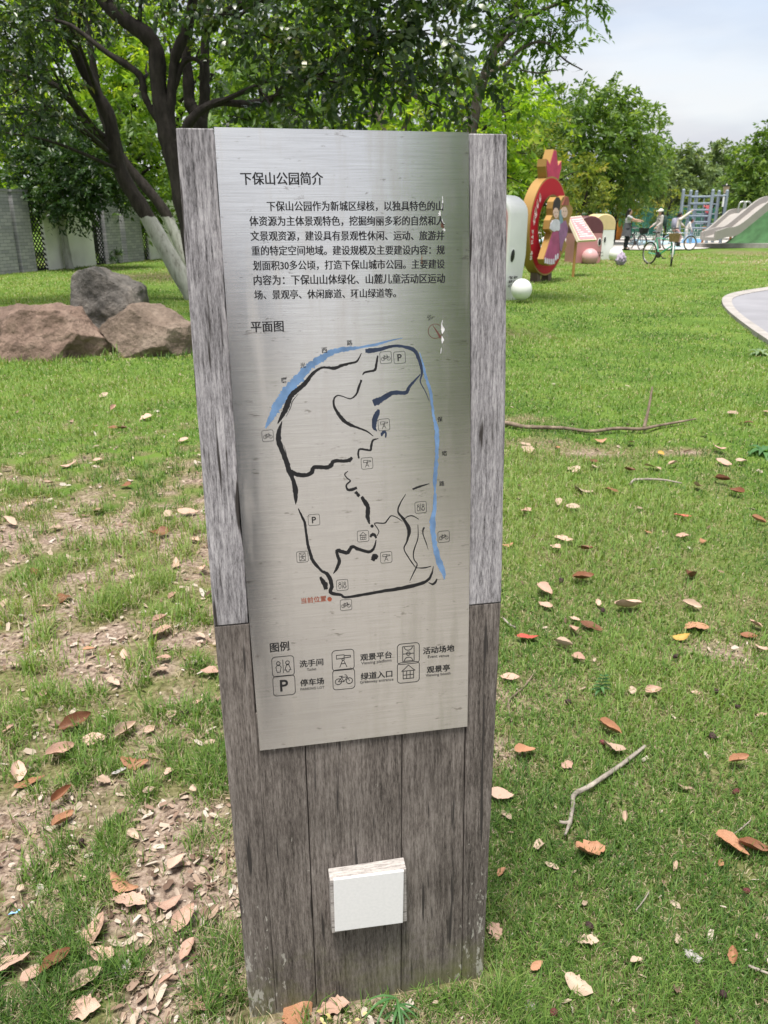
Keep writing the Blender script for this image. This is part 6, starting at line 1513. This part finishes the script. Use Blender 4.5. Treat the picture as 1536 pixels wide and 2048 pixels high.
for it in items:
    px_, py_, g, Lw, c, sh, hd_, *_r, lab = it
    o = link(bpy.data.objects.new('dry_leaf', get_leaf(c, sh))); o.scale = (Lw, Lw, Lw)
    up_ = .016 + (.008 if Lw > .06 else .003)
    o.location = (g[0], g[1], float(gz(g[0], g[1])) + up_ * (.75 + .5 * rr.random()))
    o.rotation_euler = (rad(rr.uniform(-20, 24)), rad(rr.uniform(-18, 18)), rad(hd_))
    tag(o, lab, 'leaf', 'dry leaves fallen on the lawn')

M_STICK = bark_mat('pale_stick', (.34, .30, .26)); M_STICKD = bark_mat('brown_stick', (.22, .17, .13)); M_CUT = pmat('cut_wood', (.50, .38, .25), bump=0)
def z5(x, y): return (980 + x / 2.763, 1480 + y / 2.763)
def z6(x, y): return (980 + x / 2.763, 560 + y / 2.763)
def z4(x, y): return (980 + x / 2.763, 1000 + y / 2.763)
def stick(name, label, cat, chains, mt, lift=.022, group=None):
    g0 = G(*chains[0][0][0]); root = None
    for i, (pts, rs_) in enumerate(chains):
        P = [G(*p[:2]) - g0 + np.array([0, 0, lift + (p[2] if len(p) > 2 else 0)]) for p in pts]
        P = catmull(P, 5); R = np.interp(np.linspace(0, len(pts) - 1, len(P)), range(len(pts)), rs_); R = R * (1 + .12 * np.array([fbm(k_ * .9, i, 3) - .5 for k_ in range(len(P))]))
        mb = MB(); mb.tube(P, R, 9)
        if i == 0:
            for k_ in (len(P) // 4, len(P) // 2): mb.ball(P[k_] + np.array([0, 0, R[k_] * .6]), R[k_] * .75, 8, 6)
        o = mb.build(name if i == 0 else 'side_twig', mt, root, smooth=True)
        if i == 0: root = o; o.location = (g0[0], g0[1], float(gz(g0[0], g0[1]))); tag(o, label, cat, group)
    return root
stick('fallen_stick', 'crooked pale grey stick with a bent lower end in the right foreground', 'stick', [([z5(852, 68), z5(780, 125), z5(710, 180), z5(600, 255), z5(540, 295), z5(480, 325), z5(455, 352), z5(455, 400), z5(445, 450), z5(438, 492), z5(412, 560)], [.0048, .0056, .006, .0064, .0066, .0066, .0064, .0055, .0052, .0056, .0028]),
      ([z5(442, 490), z5(415, 495), z5(378, 490)], [.005, .0045, .0042])], M_STICK)
stick('fallen_stick', 'long thin brown branch lying across the lawn right of the sign, twig upright', 'stick', [([z6(60, 806), z6(120, 818), z6(200, 834), z6(400, 840), z6(550, 858), z6(700, 842), z6(830, 845), z6(930, 826), z6(1040, 806), z6(1135, 788)], [.016, .017, .015, .013, .012, .012, .012, .010, .009, .005]),
      ([z6(850, 835), (*z6(862, 822), .10), (*z6(868, 812), .19), (*z6(872, 806), .26)], [.013, .010, .009, .006])], M_STICKD, .03)
stick('fallen_stick', 'short bent brown twig on mossy soil beside the right foot of the sign', 'stick', [([z4(118, 1250), z4(104, 1190), z4(102, 1135), z4(140, 1095), z4(190, 1050), z4(245, 975)], [.0022, .0026, .003, .003, .0028, .0018])], M_STICKD, .012)
stick('fallen_stick', 'pale curved twig half sunk in grass beyond the scattered leaves', 'stick', [([z6(775, 1140), z6(800, 1122), z6(870, 1118), z6(960, 1122), z6(1060, 1140)], [.006, .008, .007, .006, .003])], M_STICK, .02)
stick('fallen_stick', 'straight pale twig behind the folded orange leaf at the right', 'stick', [([z5(1330, 553), z5(1385, 515), z5(1437, 468)], [.0016, .0018, .0012])], M_STICK, .02)
stick('fallen_stick', 'tan twig cut off by the right edge of the foreground', 'stick', [([z5(1425, 1262), z5(1480, 1285), z5(1545, 1310)], [.0028, .0028, .0024])], M_STICK, .018)
stick('fallen_stick', 'thin short tan twig on grass below the crooked stick', 'stick', [([z5(800, 985), z5(840, 935), z5(872, 885)], [.0012, .0016, .0012])], M_STICK, .02)
stick('fallen_stick', 'pale twig on the ground beside the right edge of the sign post', 'stick', [([z4(75, 655), z4(110, 690), z4(140, 705)], [.004, .0035, .003])], M_STICK, .015)
M_POD = pmat('dark_seed_pod', (.045, .022, .022), rough=.7, var=.5, scale=60, bump=.8, bscale=200); M_PODR = pmat('reddish_seed_pod', (.13, .035, .035), rough=.6, var=.5, scale=70, bump=.8, bscale=220)
PODS = [(1470, 1592, 1, 'reddish seed pod in grass above the big folded orange leaf'), (1492, 1786, 1, 'reddish seed pod below the pair of orange leaves at the right'), (1445, 1996, 0, 'dark seed pod near the bottom right corner'), (1107, 2034, 1, 'reddish seed pod at the bottom edge, right of the sign'), (1177, 1865, 0, 'black seed pod in the lower lawn, below the torn orange leaf'), (1204, 1494, 1, 'reddish seed pod touching a torn tan leaf above the stick'),
        (1351, 1320, 0, 'dark round seed pod below the yellow leaf'), (1431, 1389, 0, 'dark seed pod right of the seedling, midway to the edge'), (1474, 1420, 0, 'dark seed pod near the right edge, level with the rolled leaf'), (1423, 1485, 0, 'dark seed pod above the crooked stick, toward the right'), (1136, 1412, 0, 'dark seed pod left of the seedling stem'), (1205, 1222, 0, 'dark seed pod beside the small pink leaf, above the seedling'), (163, 1698, 0, 'shiny black seed pod in the left grass'), (160, 1562, 0, 'dark seed pod between the brown leaf and the orange pair, left'), (372, 1440, 0, 'small dark seed pod on bare soil close to the left plank'), (1122, 1165, 0, 'dark seed pod cluster by the brown folded leaf')]
for i, (px_, py_, k_, lb) in enumerate(PODS):
    g = G(px_, py_); bm = bmesh.new(); bmesh.ops.create_icosphere(bm, subdivisions=3, radius=1); s_ = .0085 * rr.uniform(.85, 1.2)
    for v in bm.verts:
        p = v.co; f_ = 1 + .22 * mnoise.noise(p * 3.1 + Vector((i, 0, 0))); v.co = Vector((p.x * 1.25 * f_, p.y * f_, p.z * .85 * f_)) * s_
    me = bpy.data.meshes.new('seed_pod'); bm.to_mesh(me); bm.free(); me.materials.append(M_PODR if k_ else M_POD); me.polygons.foreach_set('use_smooth', [True] * len(me.polygons))
    o = link(bpy.data.objects.new('seed_pod', me)); o.location = (g[0], g[1], float(gz(g[0], g[1])) + .018); o.rotation_euler = (rr.random(), rr.random(), rr.random() * 6); tag(o, lb, 'seed pod', 'seed pods in the lawn')
# feathery seedling
M_WEED = leaf_mat('weed_leaf', [(.05, .14, .05), (.08, .20, .07), (.12, .26, .09)], trans=.4, rough=.5)
def weed(label, g, leaves, stem, lm=M_WEED):
    root = thing('weed', label, 'plant', (g[0], g[1], float(gz(g[0], g[1]))))
    if stem: mb = MB(); mb.tube(stem[0], stem[1], 6); mb.build('stem', pmat('weed_stem', (.16, .24, .08), bump=0), root)
    V_, F_, tn_ = [], [], []
    rg = random.Random(len(label))
    for (b_, d_, L_, W_, drp) in leaves:
        b_ = Vector(b_); d_ = Vector(d_).normalized(); sd = d_.cross(V3(0, 0, 1)); sd = sd.normalized() if sd.length > .05 else V3(1, 0, 0); o = len(V_); t_i = rg.random()
        for i in range(6):
            t_ = i / 5; p = b_ + d_ * L_ * t_ - V3(0, 0, drp * L_ * t_ * t_); ww = W_ * math.sin(math.pi * (.08 + .92 * t_) ** .8) * .5 + .0003
            V_ += [p - sd * ww + V3(0, 0, ww * .25), p, p + sd * ww + V3(0, 0, ww * .25)]; tn_ += [t_i] * 3
        for i in range(5):
            a_ = o + i * 3; F_ += [(a_, a_ + 3, a_ + 4, a_ + 1), (a_ + 1, a_ + 4, a_ + 5, a_ + 2)]
    np_mesh('foliage', V_, F_, lm, root, tint=tn_, smooth=True); return root
g = G(1198, 1392)
lv = []; hz = .088
tip = V3(.012, -.004, hz)
for i in range(5):
    t_ = .38 + i * .14; base_ = V3(.006 * t_, -.01 * t_, hz * t_)
    for s_ in (1, -1): lv.append((base_, (s_ * 1, -.12, .30 + .1 * i), .036 - .004 * i, .011, .35))
lv.append((V3(.008, -.006, hz * .95), (.1, -.05, 1), .028, .010, .1))
lv += [(V3(0, 0, hz * .3), (.9, .5, .2), .030, .009, .6), (V3(0, 0, hz * .34), (-.6, -.7, .25), .032, .010, .6), (V3(0, 0, hz * .5), (.2, -1, .2), .032, .011, .6)]
weed('feathery green seedling with paired leaflets standing in the right lawn', g, lv, ([(0, 0, -.01), (.002, 0, hz * .4), (.008, -.006, hz)], [.0018, .0016, .001]))
M_WEEDP = leaf_mat('pale_weed_leaf', [(.16, .24, .12), (.24, .34, .18), (.34, .42, .27)], trans=.3, rough=.4)
g = G(1527, 908); weed('rosette weed with broad strap leaves at the right edge', g, [((0, 0, .01), (math.cos(a_), math.sin(a_), .55 + .3 * (k_ % 3)), .15 + .03 * (k_ % 2), .042, .75) for k_, a_ in enumerate(np.linspace(0, 6.0, 13))], None, M_WEED)
g = G(1518, 712); weed('pale leaved rosette weed near the curved path', g, [((0, 0, .01), (math.cos(a_), math.sin(a_), .5 + .35 * (k_ % 3)), .19, .045, .7) for k_, a_ in enumerate(np.linspace(0.3, 6.2, 12))], None, M_WEEDP)
g = G(800, 2015); weed('small grassy weed growing against the middle of the sign foot', np.array([.02, 1.105, 0]), [((rg_.uniform(-.01, .01), 0, .01 + .02 * (k_ % 3)), (math.cos(k_ * 1.9), -abs(math.sin(k_ * 1.9)), .7), .05 + .015 * (k_ % 3), .004, .7) for rg_ in [random.Random(2)] for k_ in range(16)], ([(0, 0, -.01), (0.004, -.006, .05)], [.0012, .0008]))
M_FLOW = leaf_mat('yellow_floret', [(.42, .38, .14), (.55, .50, .26)], trans=.3)
g = G(655, 2034); weed('straggly weed with small yellow florets at the left foot of the sign', np.array([-.085, 1.075, 0]), [((.016 * math.cos(k_ * 2.4) * (1 + k_ % 3), -.01 * (k_ % 4), .02 + .008 * (k_ % 5)), (math.cos(k_ * 2.4), math.sin(k_ * 2.4), .6), .011, .006, .3) for k_ in range(15)], ([(0, 0, -.01), (.01, -.01, .05), (.02, -.012, .06)], [.0014, .001, .0006]), M_FLOW)
g = G(33, 1848); mb = MB()
pts = [(-.012, -.003), (-.005, .002), (.002, -.001), (.009, .004), (.013, .003), (.006, -.003), (-.002, -.002)]
mb.prism(pts, lambda u, v, d: (u, v, d + .15 * u + .3 * v), 0, .0008); o = mb.build('plastic_scrap', pmat('blue_plastic', (.10, .35, .68), rough=.35, bump=0)); o.location = (g[0], g[1], float(gz(g[0], g[1])) + .028); o.rotation_euler = (.3, .2, .35); tag(o, 'torn scrap of blue plastic in the grass at the left edge', 'litter')

# ================================================================== WHAT THE STEEL PLATE MIRRORS, BEHIND THE CAMERA
tb = np.array([3.62, -3.3, 0])
tree('dense dark tree behind the viewer, seen only as a green shade on the steel plate', tb, [([tb, tb + [0, 0, 1.0], tb + [.05, 0, 3]], [.11, .09, .05])],
     [(tb + [0, 0, .9], (1.5, 1.5, .8)), (tb + [0, 0, 2.0], (1.65, 1.65, 1.1)), (tb + [0, 0, 3.3], (1.5, 1.5, 1.2)), (tb + [.2, 0, 4.5], (1.1, 1.1, 1.0)), (tb + [2.2, -.8, 2.2], (1.7, 1.7, 1.9))], LM_MID, BK, 501, LL=.16, LW=.085, dens=110, gap=.02, twig=.3)
person('person in dark blue standing behind the viewpoint, a dim shape mirrored in the steel plate', (-.02, -.44, .055), rad(90), 1.68,
       dict(elr=(.12, -.24, 1.16), wrr=(.29, -.07, 1.30), ell=(.12, .24, 1.16), wrl=(.29, .07, 1.30)), top=cl('dark_blue_jacket', (.035, .045, .075)), legs=cl('dark_blue_jeans', (.03, .035, .05)), hair='short', vox=.014, group='people at the sign')
